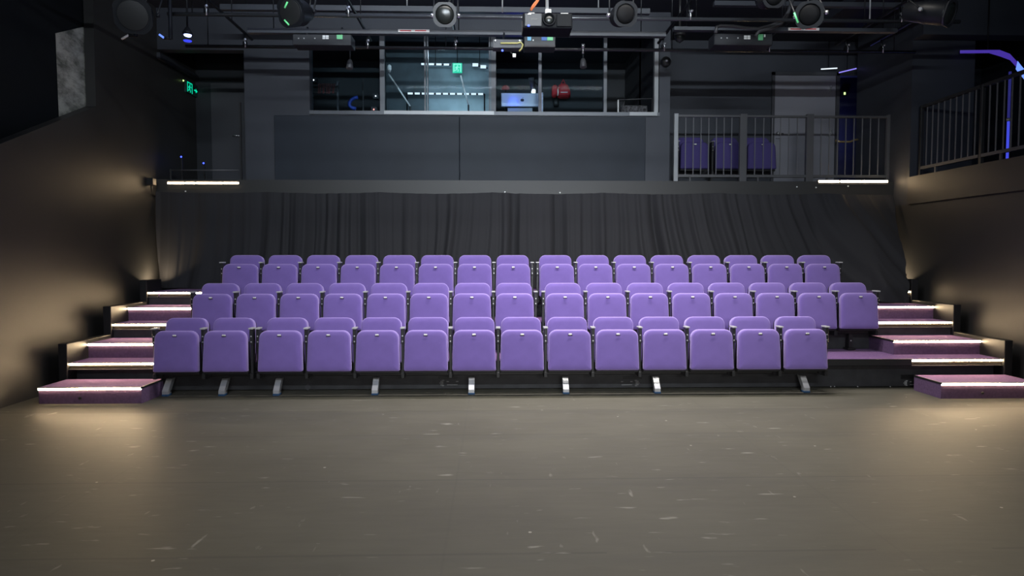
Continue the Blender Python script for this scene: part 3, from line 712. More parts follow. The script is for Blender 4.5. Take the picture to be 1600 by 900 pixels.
def arm(t, x):
    """one side standard at local x of seat t"""
    o = wpos(t)
    def T(mb): return mb.xform(Matrix.Translation(o+Vector((x, 0, 0))))
    post = T(MB().box(-.019, .019, -.215, -.13, .57, .735, bevel=.006).box(-.015, .015, -.205, -.13, .20, .60, bevel=.004).box(-.018, .018, -.22, .05, .20, .26, bevel=.004)).build('arm_post', BLACKM, t)
    T(MB().box(-.024, .024, -.235, -.12, .735, .752, bevel=.005, seg=2)).build('armrest', mat('arm_cap', (.42, .42, .42), .3, spec=.7) if 'arm_cap' not in MATS else MATS['arm_cap'], post)
    b_ = MB()
    for z in (.66, .60): b_.lathe([(0, .008), (-.006, .006)], (0, -.215, z), (0, 1, 0), 8)
    T(b_).build('screw', ALU, post)
    return post
proto = make_seat(); arm(proto, -SP/2)
def row_seats(k, y, zf, xs, gaps, total, rowname, group, first=None):
    n = len(xs)
    for i, x in enumerate(xs):
        t = proto if (k == 1 and i == 0) else dup(proto)
        t.location = (x, y, zf); t['group'] = group
        if i < (n+1)//2: w = 'leftmost' if i == 0 else f'{ORD[i+1]} from the left end'
        else: w = 'rightmost' if i == n-1 else f'{ORD[n-i]} from the right end'
        t['label'] = f'violet tip-up theatre seat in the {rowname} row, {w}'
        if i in gaps or i == n-1: arm_copies.append((t, k))
arm_copies = []
Y1 = NOSE-.03
mid = .0
xs1 = [-3.36+.5155*i + (.065 if i >= 2 else 0) for i in range(14)]
xs2 = [-3.335+.514*i + (.09 if i >= 8 else 0) for i in range(16)]
xs3 = [-3.32+.513*i + (.07 if i >= 8 else 0) for i in range(16)]
row_seats(1, Y1, 0.0, xs1, (1,), 14, 'front', 'front row seats')
row_seats(2, Y1+STEP, RISE, xs2, (7,), 16, 'middle', 'middle row seats')
row_seats(3, Y1+2*STEP, 2*RISE, xs3, (7,), 16, 'back', 'back row seats')
for t, k in arm_copies: arm(t, SP/2)
# mounting beams under the rows
for k, xs in ((2, xs2), (3, xs3)):
    z = RISE*(k-1); y = NOSE+STEP*(k-1)-.12
    t = thing('seat_beam', f'black steel beam with feet carrying the {"middle" if k == 2 else "back"} row of seats', 'seat beam', ((xs[0]+xs[-1])/2, y, z), 'seat beams')
    box(xs[0]-.22, xs[-1]+.22, y+.0, y+.06, z+.205, z+.255, bevel=.004).build('beam', BLACKM, t)
    for i in range(0, len(xs), 3):
        xx = xs[i]
        MB().box(xx-.05, xx+.05, y-.03, y+.09, z+.004, z+.03, bevel=.004).box(xx-.025, xx+.025, y+.0, y+.06, z+.03, z+.21).build('foot', BLACKM, t)
        MB().lathe([(0, .010), (-.008, .008)], (xx-.0, y, z+.12), (0, 1, 0), 8).build('bolt', ALU, t)
k = 1; y = NOSE-.06
t = thing('seat_beam', 'black steel beam on brackets carrying the front row of seats', 'seat beam', ((xs1[0]+xs1[-1])/2, y, .2), 'seat beams')
box(xs1[0]-.24, xs1[-1]+.24, y-.02, y+.04, .205, .255, bevel=.004).build('beam', BLACKM, t)
for i in range(0, 14, 2): box(xs1[i]+.2, xs1[i]+.24, y+.04, y+.19, .19, .255).build('bracket', BLACKM, t)
# folded seats on the right balcony
for i, px in enumerate((1083, 1137, 1187)):
    t = dup(proto); c_ = at(px, 240, 11.15); t.location = (c_.x, 11.33, ZB); t['group'] = 'balcony seats'
    for ch in t.children:
        if ch.name.split('.')[0] in ('seat_cushion', 'backrest'):
            ch.data = ch.data.copy(); ch.data.materials[0] = MATS.get('seat_navy') or mat('seat_navy', (.075, .06, .19), .9, spec=.1, bump=.25, bscale=600)
    MB().box(c_.x-SP/2-.03, c_.x-SP/2+.03, 11.15, 11.35, ZB, ZB+.02).box(c_.x-SP/2-.015, c_.x-SP/2+.015, 11.17, 11.3, ZB+.02, ZB+.22).build('foot', BLACKM, t)
    t['label'] = 'violet folded seat behind the balcony railing, ' + ('leftmost of three', 'middle of three', 'rightmost of three, next to the grey door')[i]

# ------------------------------------------------------------------ lighting grid
PD = {'A': 7.85, 'B': 9.04, 'C': 7.15}
def zat(y, D): return at(800, y, D).z
zA, zB_ = zat(22, 7.85), zat(72.5, 9.04)
def crosspipe(x0, x1, D, z, r, lab):
    t = thing('grid_pipe', lab, 'pipe', ((x0+x1)/2, D, z), 'cross pipes of the lighting grid')
    MB().tube([(x0, D, z), (x1, D, z)], r, 12).build('tube', PIPE, t)
    for u in (.03, .35, .66, .97):
        xx = x0+(x1-x0)*u; MB().tube([(xx, D, z), (xx, D, ZCEIL)], .007, 6).build('hanger', RIGM, t)
    return t
def hpipe(y, px0, px1, D, r, lab, name='grid_pipe', m=PIPE, cat='pipe', grp='cross pipes of the lighting grid'):
    A = at(px0, y, D); B = at(px1, y, D); z = A.z
    return crosspipe(A.x, B.x, D, z, r, lab)
hpipe(22, 262, 1500, PD['A'], .022, 'steel cross pipe just behind the projector in the lighting grid')
hpipe(72, 290, 1430, PD['B'], .022, 'steel cross pipe just above the booth windows')
crosspipe(-4.7, 5.8, PD['C'], ZG+.02, .024, 'steel cross pipe that carries the front spotlights and projector')
def trunk(y, px0, px1, D, h, lab):
    A = at(px0, y, D); B = at(px1, y, D)
    t = thing('cable_trunking', lab, 'cable trunking', ((A.x+B.x)/2, D, A.z), 'cable trunking lengths')
    box(A.x, B.x, D-.04, D+.04, A.z-h/2, A.z+h/2, bevel=.004).build('duct', TRUNK, t)
    for u in (.06, .5, .94):
        xx = A.x+(B.x-A.x)*u; MB().tube([(xx, D, A.z+h/2), (xx, D, ZCEIL)], .007, 6).build('hanger', RIGM, t)
    return t
trunk(12, 345, 1015, 8.9, .07, 'grey cable trunking length highest up, left and centre')
trunk(6, 1115, 1480, 8.9, .06, 'dark cable trunking length highest up on the right')
trunk(49, 388, 1040, 8.35, .055, 'grey cable trunking length below the projector, left and centre')
trunk(45.5, 1052, 1400, 8.35, .045, 'grey cable trunking length carrying the right dimmer box')
# pipes running toward the back, each with its clamps
CL = ['far left', 'above the left booth window', 'above the bright booth pane', 'above the window end pillar', 'near the right dimmer box', 'left one of the far right pair', 'right one of the far right pair']
for i, (px, lab) in enumerate(((383, 'leftmost of the pipes running front to back'), (574, 'second from left of the pipes running front to back'), (711, 'pipe running front to back above the bright booth pane'), (1036, 'pipe running front to back above the window end pillar'), (1200, 'pipe running front to back above the grey balcony door'), (1322, 'second from right of the pipes running front to back'), (1377, 'rightmost of the pipes running front to back'))):
    xB = at(px, 72, PD['B']).x
    gp = thing('lengthwise_pipe', lab, 'pipe', (xB, 7.3, ZG+.09), 'front to back pipes of the grid')
    MB().tube([(xB, 5.4, ZG+.09), (xB, 9.3, ZG+.09)], .018, 8).build('tube', RIGM, gp)
    for yy in (5.6, 8.6): MB().tube([(xB, yy, ZG+.09), (xB, yy, ZCEIL)], .007, 6).build('hanger', RIGM, gp)
    for D, yv, nm in ((PD['A'], 22, 'second'), (PD['B'], 72, 'rear')):
        z = at(800, yv, D).z
        c = thing('pipe_clamp', f'bright clamp on the {nm} cross pipe, ' + CL[i], 'clamp', (xB, D, z), 'pipe clamps')
        MB().lathe([(-.02, .034), (.02, .034)], (xB, D, z), (1, 0, 0), 12).build('jaw', RIGM, c)
        MB().tube([(xB+.01, D-.03, z-.055), (xB+.012, D-.03, z+.01), (xB-.005, D-.03, z+.05)], .009, 6).build('bolt', CHROME, c)
        MB().lathe([(0, .017), (.02, .012)], (xB+.018, D-.035, z+.04), (.3, -1, .2), 8).build('wing_nut', CHROME, c)
        if abs(z-(ZG+.09)) > .03: MB().tube([(xB, D, z), (xB, D, ZG+.09)], .012, 6).build('riser', RIGM, c)
    MB_ = None
# hanger rods from the ceiling (thin uprights)
for (px, yb, D, lab) in ((785, 20, 8.0, 'thin hanger rod left of the projector'), (1359, 34, 8.3, 'thin hanger rod near the right dark beam'), (935, 12, 8.9, 'thin hanger rod over the red backpack'), (636, 12, 8.9, 'thin hanger rod over the red and white label')):
    p = at(px, yb, D)
    tag(MB().tube([(p.x, D, p.z), (p.x, D, ZCEIL)], .009, 6).build('hanger_rod', ALU), lab, 'hanger rod', 'ceiling hanger rods')
# black box running back, put in for the shadow band on the right
A = at(1330, 62, 9.7); 
tag(box(XR-1.30, XR-1.05, 4.6, 10.2, 4.86, 4.98).build('shadow_box', CEIL), 'broad black box under the ceiling, put in for a shadow band at the right', 'duct')

FRM = mat('lamp_frame', (.015, .016, .020), .4, spec=.5)
def fixture(px, py, D, name, label, rad, length, aim, style, pan_px=None, pipe=None):
    c = at(px, py, D); ax = Vector(aim).normalized()      # beam direction
    Yp = PD['C']; zp = ZG+.02
    mid_ = c - ax*length*.55
    t = thing(name, label, 'spotlight', (mid_.x, Yp, zp), 'hanging spotlights')
    prof = {'fresnel': [(-length, rad*.55), (-length*.97, rad*.8), (-length*.55, rad*.95), (-length*.5, rad*1.02), (-.02, rad*1.02), (0, rad*.97)],
            'par': [(-length, rad*.35), (-length*.9, rad*.6), (-length*.6, rad*.85), (-length*.5, rad), (0, rad), (.012, rad*1.04), (.02, rad*1.0)],
            'profile': [(-length, rad*.9), (-length*.75, rad*1.0), (-length*.7, rad*.62), (-length*.12, rad*.66), (-length*.1, rad*1.0), (0, rad*1.05)]}[style]
    body = MB().lathe(prof, c, ax, 28).build('housing', RIGM, t)
    if style == 'par':
        MB().lathe([(.0215, rad*.93), (.0225, rad*.9), (.0225, .002)], c, ax, 28).build('lens', BLACKP, t)
    else:
        MB().lathe([(.002, rad*.88), (.012, rad*.8), (.022, rad*.5), (.026, .002)], c, ax, 28).build('lens', LENS if style == 'fresnel' else GELM, t)
    # square colour frame holder with rim
    a_ = ax.cross(Vector((0,0,1))).normalized(); b_ = a_.cross(ax).normalized()
    m = MB(); n = 28; W = rad*1.12
    outer = []; inner = []
    for j in range(n):
        th = 2*PI*j/n; cs, sn = math.cos(th), math.sin(th); kk = min(1/max(abs(cs), abs(sn)), 1.12)
        outer.append((cs*kk*W, sn*kk*W)); inner.append((cs*rad*.92, sn*rad*.92))
    def pl_(p, d): return c+a_*p[0]+b_*p[1]+ax*d
    m.rings([[pl_(p, .0) for p in outer], [pl_(p, .016) for p in outer], [pl_(p, .016) for p in inner], [pl_(p, .0) for p in inner], [pl_(p, .0) for p in outer]], cap=False, smooth=False)
    m.build('colour_frame', FRM if style == 'fresnel' else RIGM, t)
    # yoke and clamp
    piv = c - ax*length*.5; W = rad*1.18
    side = Vector((a_.x, a_.y, 0)).normalized()
    top = Vector((piv.x, Yp, zp-.07)); tl = top-side*W; trr = top+side*W
    MB().tube([piv-side*W, tl, ], .010, 6).tube([tl, trr], .010, 6).tube([trr, piv+side*W], .010, 6).build('yoke', RIGM, t)
    for s_ in (-1, 1): MB().lathe([(0, .022), (.03, .018)], piv+side*W*s_*.98, side*s_, 10).build('tilt_knob', CHROME if style != 'par' else RIGM, t)
    MB().lathe([(-.022, .036), (.022, .036)], (piv.x, Yp, zp), (1, 0, 0), 14).box(piv.x-.018, piv.x+.018, Yp-.02, Yp+.02, zp-.085, zp-.02).build('clamp', RIGM, t)
    MB().tube([(piv.x+.04, Yp, zp+.02), (piv.x+.06, Yp+.02, zp-.06), piv-ax*length*.45], .007, 6).build('power_cable', BLACKP, t)
    return t, c, ax, a_, b_
D = 6.95
fixture(208, 24, 6.8, 'spotlight', 'dark round spotlight near the left wall', .15, .34, (.25, -1, -.45), 'par')
t, c, ax, a_, b_ = fixture(455, 19, 6.8, 'spotlight', 'black open spotlight with two green tape marks', .125, .32, (-.35, -1, -.30), 'par')
for u0, v0, ang in ((.2, .55, -50), (.42, -.75, 50)):
    m = MB(); cc = c+a_*(u0*.12)+b_*(v0*.12)+ax*.03; dv = (a_*math.cos(math.radians(ang))+b_*math.sin(math.radians(ang)))
    m.tube([cc-dv*.032, cc+dv*.032], .009, 6); m.build('tape_mark', emit('tape_green', (.2, .8, .35), .25, (.15, .75, .28)) if 'tape_green' not in MATS else MATS['tape_green'], t)  # green tape given a faint glow of its own
fixture(695, 23, 6.9, 'spotlight', 'grey fresnel spotlight left of the projector, lens facing the stage', .102, .24, (.0, -1, -.28), 'fresnel')
fixture(977, 22, 7.0, 'spotlight', 'dull black spotlight with square frame right of the projector', .108, .26, (.12, -1, -.22), 'profile')
t, c, ax, a_, b_ = fixture(1265, 23, 6.8, 'spotlight', 'dark spotlight with one green tape mark above the right red label', .115, .30, (-.55, -1, -.35), 'profile')
m = MB(); cc = c+a_*.125-b_*.01+ax*.02; m.tube([cc-b_*.05-a_*.02, cc+b_*.05+a_*.015], .009, 6); m.build('tape_mark', MATS['tape_green'], t)
fixture(1483, 21, 6.6, 'spotlight', 'grey rimmed spotlight pointing right near the side gallery', .11, .42, (.75, -1, -.40), 'fresnel')
fixture(1209, -6, 6.9, 'spotlight', 'spotlight cut by the top picture edge right of the projector', .10, .24, (.05, -1, -.2), 'profile')

# projector
D = 6.95
A = at(817, 19, D); B = at(895, 55, D); cx = (A.x+B.x)/2
pj = thing('projector', 'dark grey projector hanging from the grid on a white bracket', 'projector', (cx, D, A.z))
zmid = at(855, 41, D).z
box(A.x, B.x, D+.02, D+.31, zmid-.012, A.z, bevel=.012, seg=2).build('case', PROJD, pj)
xl0 = at(820, 30, D).x; xl1 = at(846.5, 30, D).x; xr0 = at(870, 30, D).x; xr1 = at(893, 30, D).x
box(xl0, xl1, D+.0, D+.03, zmid, at(832, 20.5, D).z, bevel=.004).build('front_panel', PROJ, pj)
box(xr0, xr1, D+.0, D+.03, zmid, at(832, 20.5, D).z, bevel=.004).build('vent_panel', PROJD, pj)
lc = at(858, 30, D)
MB().lathe([(.06, .068), (0, .068), (-.015, .062), (-.012, .052), (.02, .045)], (lc.x, D, lc.z), (0, 1, 0), 28).build('lens_ring', PROJD, pj)
MB().lathe([(.012, .046), (.002, .036), (-.003, .018), (-.005, .001)], (lc.x, D, lc.z), (0, 1, 0), 24).build('lens', LENS, pj)
sx = at(826, 40, D); MB().lathe([(0, .012), (-.006, .008)], (sx.x, D, sx.z), (0, 1, 0), 10).build('status_light', BLUELED, pj)
box(at(824.5, 22, D).x, at(830, 22, D).x, D-.004, D+.0, at(800, 22.6, D).z, at(800, 21.3, D).z).build('sticker', WHITE, pj)
fc = bpy.data.curves.new('brand', 'FONT'); fc.body = 'EPSON'; fc.size = .022; fc.extrude = .0006; fc.align_x = 'CENTER'; fc.align_y = 'CENTER'
fo = bpy.data.objects.new('brand', fc); C.objects.link(fo); bpy.context.view_layer.update()
me = bpy.data.meshes.new_from_object(fo.evaluated_get(bpy.context.evaluated_depsgraph_get())); bpy.data.objects.remove(fo)
me.transform(Matrix.Rotation(PI/2, 4, 'X')); lo = bpy.data.objects.new('lettering', me); C.objects.link(lo); me.materials.clear(); me.materials.append(PRINTD)
lo.parent = pj; tp = at(835, 30, D); lo.location = Vector((tp.x, D-.003, tp.z))-wpos(pj)
bz = at(800, 17, D).z
br = MB().box(at(826, 17, D).x, at(890, 17, D).x, D+.10, D+.16, bz-.012, bz, bevel=.003).box(at(826, 17, D).x, at(836, 17, D).x, D+.06, D+.32, bz-.025, bz+.006, bevel=.003).box(at(877, 17, D).x, at(889, 17, D).x, D+.06, D+.32, bz-.025, bz+.006, bevel=.003)
br.build('bracket', WHITE, pj)
ctr = at(858, 12, D); MB().box(ctr.x-.03, ctr.x+.03, D+.1, D+.16, bz, bz+.06, bevel=.005).build('bracket_hub', WHITE, pj)
MB().tube([(ctr.x-.01, D+.13, bz+.05), (ctr.x-.01, D+.13, ZG+.35)], .016, 10).build('drop_pole', ALU, pj)
MB().tube([at(829, 16, D+.1), at(833, 8, D+.1), at(838, 2, D+.1), at(844, -12, D+.1)], .010, 6).tube([at(830, 16, D+.1), at(838, 6, D+.1), at(843, -2, D+.1), at(850, -14, D+.1)], .009, 6).build('signal_cable', ORANGE, pj)

# dimmer / power boxes under the trunking
def dimmer(px0, px1, py0, py1, D, label, extras):
    A = at(px0, py0, D); B = at(px1, py1, D)
    t = thing('dimmer_box', label, 'dimmer box', ((A.x+B.x)/2, D, A.z), 'dimmer boxes under the trunking')
    box(A.x, B.x, D, D+.22, B.z, A.z, bevel=.006).build('case', BOXG, t)
    zt = at(800, 46, 8.35).z
    for u in (.2, .8):
        xx = A.x+(B.x-A.x)*u; MB().tube([(xx, D+.1, A.z-.01), (xx, 8.35, zt)], .012, 6).build('hanger', RIGM, t)
    for nm, x0, x1, y0, y1, mm in extras:
        a2 = at(x0, y0, D); b2 = at(x1, y1, D); box(a2.x, b2.x, D-.006, D+.001, b2.z, a2.z, bevel=.001).build(nm, mm, t)
    return t
D = 8.2
dots = lambda xs, y: [('indicator', x-.9, x+.9, y-.9, y+.9, PRINT) for x in xs]
sq = lambda x0, y0: [('socket_cover', x0+dx*5.2, x0+dx*5.2+4.4, y0+dy*3.2, y0+dy*3.2+2.7, WHITE) for dx in (0, 1) for dy in (0, 1)]
dimmer(457, 549, 53, 71, D, 'black dimmer box with white covers and a green label, left of the booth pane', dots((466.5, 475, 492), 60) + sq(504, 55.3) + [('green_label', 526, 535.5, 54.5, 61.5, GREENL)])
dimmer(1116, 1207, 52, 71, D, 'black dimmer box with four white covers and green label on the right trunking', dots((1127, 1136, 1153), 59.5) + sq(1162.5, 55.5) + [('green_label', 1184.5, 1192, 53.5, 63, GREENL), ('white_label', 1193.5, 1196, 54, 58, WHITE)])
dimmer(819, 868, 53, 74, 8.0, 'black dimmer box with blue and green labels below the projector', [('cyan_label', 824, 830, 57, 63.5, CYANL), ('cyan_label', 830.5, 834.5, 53.5, 57, CYANL), ('white_label', 832, 834, 62, 64, WHITE), ('blue_label', 846, 854.5, 56, 63.5, BLUEL), ('green_label', 855, 864, 56, 63.5, GREENL)])
A = at(770, 61, 8.1); B = at(816, 75, 8.1)
jb = thing('junction_box', 'grey metal junction box with a yellow cable left of the projector', 'junction box', ((A.x+B.x)/2, 8.1, A.z))
box(A.x, B.x, 8.1, 8.25, B.z, A.z, bevel=.004).build('case', GREYB, jb)
MB().tube([(A.x+.12, 8.2, A.z-.01), (A.x+.14, 8.35, at(800, 48, 8.35).z)], .012, 6).build('hanger', RIGM, jb)
MB().tube([at(782, 67.5, 8.08), at(808, 67.5, 8.08), at(814, 66, 8.08), at(817, 70, 8.08), at(815, 76, 8.08), at(811, 80, 8.08)], .010, 6).build('yellow_cable', YELLOW, jb)
for px in (774, 812): c_ = at(px, 63.5, 8.09); MB().lathe([(0, .012), (-.01, .01)], c_, (0, 1, 0), 8).build('gland', ALU, jb)
p = at(803.5, 87, 8.1)
MB().tube([at(800, 75, 8.15), at(798, 82, 8.12), p], .008, 6).build('tail', BLACKP, jb)
box(p.x-.018, p.x+.018, 8.08, 8.11, p.z-.02, p.z+.02).build('white_plug', WHITE, jb)
p = at(785, 79, 8.1); MB().lathe([(0, .013), (-.01, .01)], p, (0, 1, 0), 8).build('blue_indicator', BLUELED, jb)
MB().tube([at(785, 75, 8.15), p], .007, 6).build('tail', BLACKP, jb)
# red and white labels on the trunking
for px0, px1, py, lab in ((622, 671, 48, 'long red and white load label left of the projector'), (1232, 1280, 45.5, 'long red and white load label under the right spotlight')):
    D = 8.303; A = at(px0, py-2.2, D); B = at(px1, py+2.2, D)
    t = thing('load_label', lab, 'label', A, 'load labels on the trunking')
    box(A.x, B.x, D-.002, D+.008, B.z, A.z).build('plate', PALEW, t)
    a2 = at(px0+3, py-1, D); b2 = at((px0+px1)/2-4, py+1, D); box(a2.x, b2.x, D-.004, D-.002, b2.z, a2.z).build('red_text', REDL, t)
    a2 = at((px0+px1)/2+2, py-1, D); b2 = at(px1-5, py+1, D); box(a2.x, b2.x, D-.004, D-.002, b2.z, a2.z).build('red_text', REDL, t)
# sagging cables on the right
for pts, lab in (([(1118, 52), (1120, 42), (1126, 40.5), (1145, 41), (1165, 44), (1185, 45), (1205, 40), (1222, 33), (1232, 18), (1240, -5)], 'upper thick black cable draped over the right dimmer box'), ([(1180, 57), (1186, 49), (1205, 44), (1220, 37), (1230, 26), (1236, 5)], 'lower black cable looping from the right dimmer box')):
    tag(MB().tube([at(x, y, 8.1) for x, y in pts], .02, 8).build('draped_cable', mat('cable_grey', (.05, .05, .055), .4) if 'cable_grey' not in MATS else MATS['cable_grey']), lab, 'cable', 'draped cables')
# bracket hooks on the trunk, right
# small hanging lamps
for px, py0, py1, D, lab in ((547, 78, 106, 9.0, 'small black hanging lamp above the left booth window'), (911, 84, 104, 9.0, 'small black hanging lamp above the right part of the booth window')):
    p = at(px, py0, D); q = at(px, py1, D)
    t = thing('pendant_lamp', lab, 'lamp', p, 'small pendant lamps')
    MB().lathe([(0, .02), (.03, .035), (.12, .045), (.13, .03)], q+Vector((0, 0, .10)), (.0, -.3, -1), 14).build('lamp_head', GREYB, t)
    MB().tube([q+Vector((0, 0, .1)), p], .010, 6).build('stem', RIGM, t)
    MB().lathe([(-.02, .03), (.02, .03)], (p.x, D, zB_), (1, 0, 0), 10).tube([p, (p.x, D, zB_)], .014, 6).build('clamp', CHROME, t)
p = at(1040, 97, YB-.06)
t = thing('round_spot', 'black round fixture on the pillar at the right end of the booth window', 'wall light', (p.x, YB, p.z))
MB().lathe([(.06, .05), (-.03, .075), (-.06, .06), (-.075, .01)], p, (0, 1, 0), 18).build('housing', BLACKM, t)
MB().lathe([(0, .024), (-.01, .008)], p+Vector((.0, -.072, .0)), (0, 1, 0), 12).build('lens', ALU, t)
# ceiling speaker on the trunk (dark dome at 1062,62)
p = at(1062, 64, 9.0)
t = thing('dome_camera', 'small dark dome camera under the grid right of the booth', 'camera', p)
MB().lathe([(0, .002), (.03, .05), (.06, .065), (.09, .07)], p-Vector((0, 0, .03)), (0, 0, 1), 18).build('dome', LENS, t)
MB().lathe([(.09, .075), (.13, .075)], p-Vector((0, 0, .03)), (0, 0, 1), 18).tube([p+Vector((0,0,.1)), (p.x, 9.0, ZCEIL)], .015, 8).build('mount', BLACKM, t)
# blue glowing lamps at the left, and the small bars
p = at(293, 57, 8.6)
t = thing('blue_lamp', 'small lamp glowing bright blue near the left wall', 'lamp', p)
MB().lathe([(0, .01), (.012, .042), (.02, .046)], p, (0, .2, 1), 16).build('bulb', BLUEWHITE, t)
MB().lathe([(.02, .06), (.05, .055), (.11, .02)], p, (0, 0, 1), 16).build('shade', BOXG, t)
MB().lathe([(-.06, .045), (-.05, .05)], p, (0, 0, 1), 16).build('lower_ring', emit('blue_dim', (.03, .05, .8), 1.2), t)
MB().tube([p+Vector((0,0,.1)), (p.x, 8.6, ZCEIL)], .012, 8).tube([p+Vector((.04, .02, .03)), p+Vector((.04, .02, -.06))], .004, 6).build('stem', RIGM, t)
D = 7.6
for x0, y0, x1, y1, mm, lab in ((190, 61, 201, 55, PALEW, 'short pale tape strip on a dark bracket near the left wall'), (249, 54, 256, 59, BLUEL2, 'short blue lit strip on a dark bracket near the left wall')):
    p = at(x0, y0, D); q = at(x1, y1, D); t = thing('bracket_strip', lab, 'strip', p, 'strips near the left wall')
    MB().tube([p, q], .012, 6).build('strip', mm, t); MB().tube([q, q+Vector((.05, .05, 0)), (q.x+.05, D+.05, ZCEIL)], .02, 6).build('bracket', RIGM, t)
# left exit sign on the wall
p = atx(300, 139, XL+.03); 
t = thing('exit_sign', 'green running man exit sign with arrow on the left wall', 'exit sign', (XL, p.y, p.z))
pictogram(t, p.y, XL+.03, p.z, .42, .19, arrow=True, plane='x', lit=EXITD, pale=GREENE)
for px, py, mm, lab in ((286, 126, GREENDOT, 'tiny green indicator beside the left exit sign'),):
    c_ = atx(px, py, XL+.02); tag(MB().lathe([(0, .014), (.014, .01)], c_, (1, 0, 0), 8).build('indicator_light', mm), lab, 'indicator light')
for px, py, lab in ((283, 245, 'small blue light on the left landing, the higher one'), (318, 255, 'small blue light on the left landing, the lower one')):
    c_ = at(px, py, 10.6); t = thing('landing_lamp', lab, 'lamp', (c_.x, 10.6, ZB), 'blue lights on the landing')
    MB().lathe([(-.012, .003), (0, .013), (.012, .006)], c_, (0, 1, 0), 10).build('bulb', BLUELED, t)
    MB().box(c_.x-.012, c_.x+.012, 10.61, 10.63, ZB, c_.z+.02, bevel=.003).build('stake', BLACKP, t)
# side gallery: violet light ribbon and blue lit pipe
D = 9.3
pts = [(1500, 82, 9.7), (1545, 81.5, 9.5), (1562, 84, 9.35), (1578, 90, 9.2), (1590, 103, 9.05)]
m = MB(); top = [at(x, y-3.5 if x < 1550 else y-6, d) for x, y, d in pts]; bot = [at(x, y+1.5 if x < 1550 else y+4, d) for x, y, d in pts]
rb = thing('light_ribbon', 'curved violet and blue light ribbon high in the side gallery', 'light ribbon', at(1545, 84, 9.5))
for i in range(4): m.rings([[top[i], bot[i]], [top[i+1], bot[i+1]]], closed=False, cap=False)
m.build('violet_length', PURPLEL, rb)
pts = [(1590, 100, 9.05), (1596, 108, 9.0), (1604, 117, 8.95), (1620, 126, 8.9)]
m = MB(); top = [at(x, y-5, d) for x, y, d in pts]; bot = [at(x-3, y+8, d) for x, y, d in pts]
for i in range(3): m.rings([[top[i], bot[i]], [top[i+1], bot[i+1]]], closed=False, cap=False)
m.build('blue_length', BLUEL2, rb)
p = at(1545, 82, 9.5); MB().tube([p+Vector((0, .02, 0)), (p.x, 9.52, ZCEIL)], .008, 6).build('hanger', RIGM, rb)
p = at(1577, 150, 8.9)
t = thing('gallery_pipe', 'upright pipe lit blue behind the side gallery railing', 'pipe', (p.x, 8.9, 2.66))
MB().tube([(p.x, 8.9, 2.66), (p.x, 8.9, at(1577, 190, 8.9).z)], .016, 8).build('lower_length', emit('blue_pipe', (.06, .08, .8), .9), t)  # blue light falling on the pipe put in as its own glow
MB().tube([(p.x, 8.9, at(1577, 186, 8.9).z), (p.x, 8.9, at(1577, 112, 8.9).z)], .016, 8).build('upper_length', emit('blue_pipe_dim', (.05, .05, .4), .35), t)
MB().lathe([(-.02, .024), (.02, .024)], (p.x, 8.9, at(1577, 187, 8.9).z), (0, 0, 1), 10).build('coupling', ALU, t)
# niche on the balcony: strips and a tiny green light
D = 12.6
for (x0, y0, x1, y1, mm, lab, dd) in ((1283, 108, 1308, 106.5, LEDC, 'thin white lit strip above the balcony door', 11.45), (1311, 113.5, 1338, 107, emit('violet_strip', (.3, .25, 1), 1.0), 'thin violet lit strip above the narrow passage', 11.3)):
    p = at(x0, y0, dd); q = at(x1, y1, dd); t = thing('thin_light', lab, 'light strip', p, 'thin lights over the balcony')
    MB().tube([p, q], .010, 6).build('tube', mm, t); MB().tube([p.lerp(q, .5), p.lerp(q, .5)+Vector((0, .02, 0)), (p.lerp(q, .5).x, dd+.02, ZCEIL)], .006, 6).build('hanger', RIGM, t)
c_ = at(1321, 145.5, 12.9); t = thing('key_panel', 'small dark panel with a green light in the blue passage', 'panel', c_)
box(c_.x-.06, c_.x+.06, 12.93, 13.0, c_.z-.05, c_.z+.05).build('case', BOXG, t); box(c_.x-.014, c_.x+.014, 12.92, 12.932, c_.z-.022, c_.z+.022).build('indicator', GREENDOT, t)
c_ = [Vector((dxb.x+.03, YD-.03, at(1307, 219, 11.25).z))] + [at(x, y, 11.25) for x, y in ((1307, 219), (1312, 221.5), (1328, 221.5), (1336, 218.5))] + [Vector((XR, 11.25, at(1336, 218, 11.25).z))]
tag(MB().tube(c_, .016, 8).build('grab_handle', mat('brass', (.75, .55, .25), .3, metal=.8)), 'short yellow grab handle behind the balcony railing', 'handle')

# ------------------------------------------------------------------ lights
def area(name, loc, to, size, power, col, spread=None, size_y=None):
    l = bpy.data.lights.new(name, 'AREA'); l.energy = power; l.color = col; l.size = size
    if size_y: l.shape = 'RECTANGLE'; l.size_y = size_y
    if spread: l.spread = math.radians(spread)
    o = bpy.data.objects.new(name, l); C.objects.link(o); o.location = loc
    o.rotation_euler = (Vector(to)-Vector(loc)).to_track_quat('-Z', 'Y').to_euler(); return o
def spot(name, loc, to, power, col, ang, blend=.6, r=.08):
    l = bpy.data.lights.new(name, 'SPOT'); l.energy = power; l.color = col; l.spot_size = math.radians(ang); l.spot_blend = blend; l.shadow_soft_size = r
    o = bpy.data.objects.new(name, l); C.objects.link(o); o.location = loc
    o.rotation_euler = (Vector(to)-Vector(loc)).to_track_quat('-Z', 'Y').to_euler(); return o
def point(name, loc, power, col, r=.05):
    l = bpy.data.lights.new(name, 'POINT'); l.energy = power; l.color = col; l.shadow_soft_size = r
    o = bpy.data.objects.new(name, l); C.objects.link(o); o.location = loc; return o
area('front_wash', (.3, -.5, 4.12), (.3, 10, 3.6), 4.4, 128, (.82, .92, 1), 74, .06)
area('house_light', (1.3, 6.1, 4.95), (1.2, 6.5, 0), 4.6, 104, (1, .95, .86), 110, .6)
area('house_light', (.6, 1.5, 4.9), (.6, 2.4, 0), 5.0, 34, (1, .95, .84), 115, 2.0)
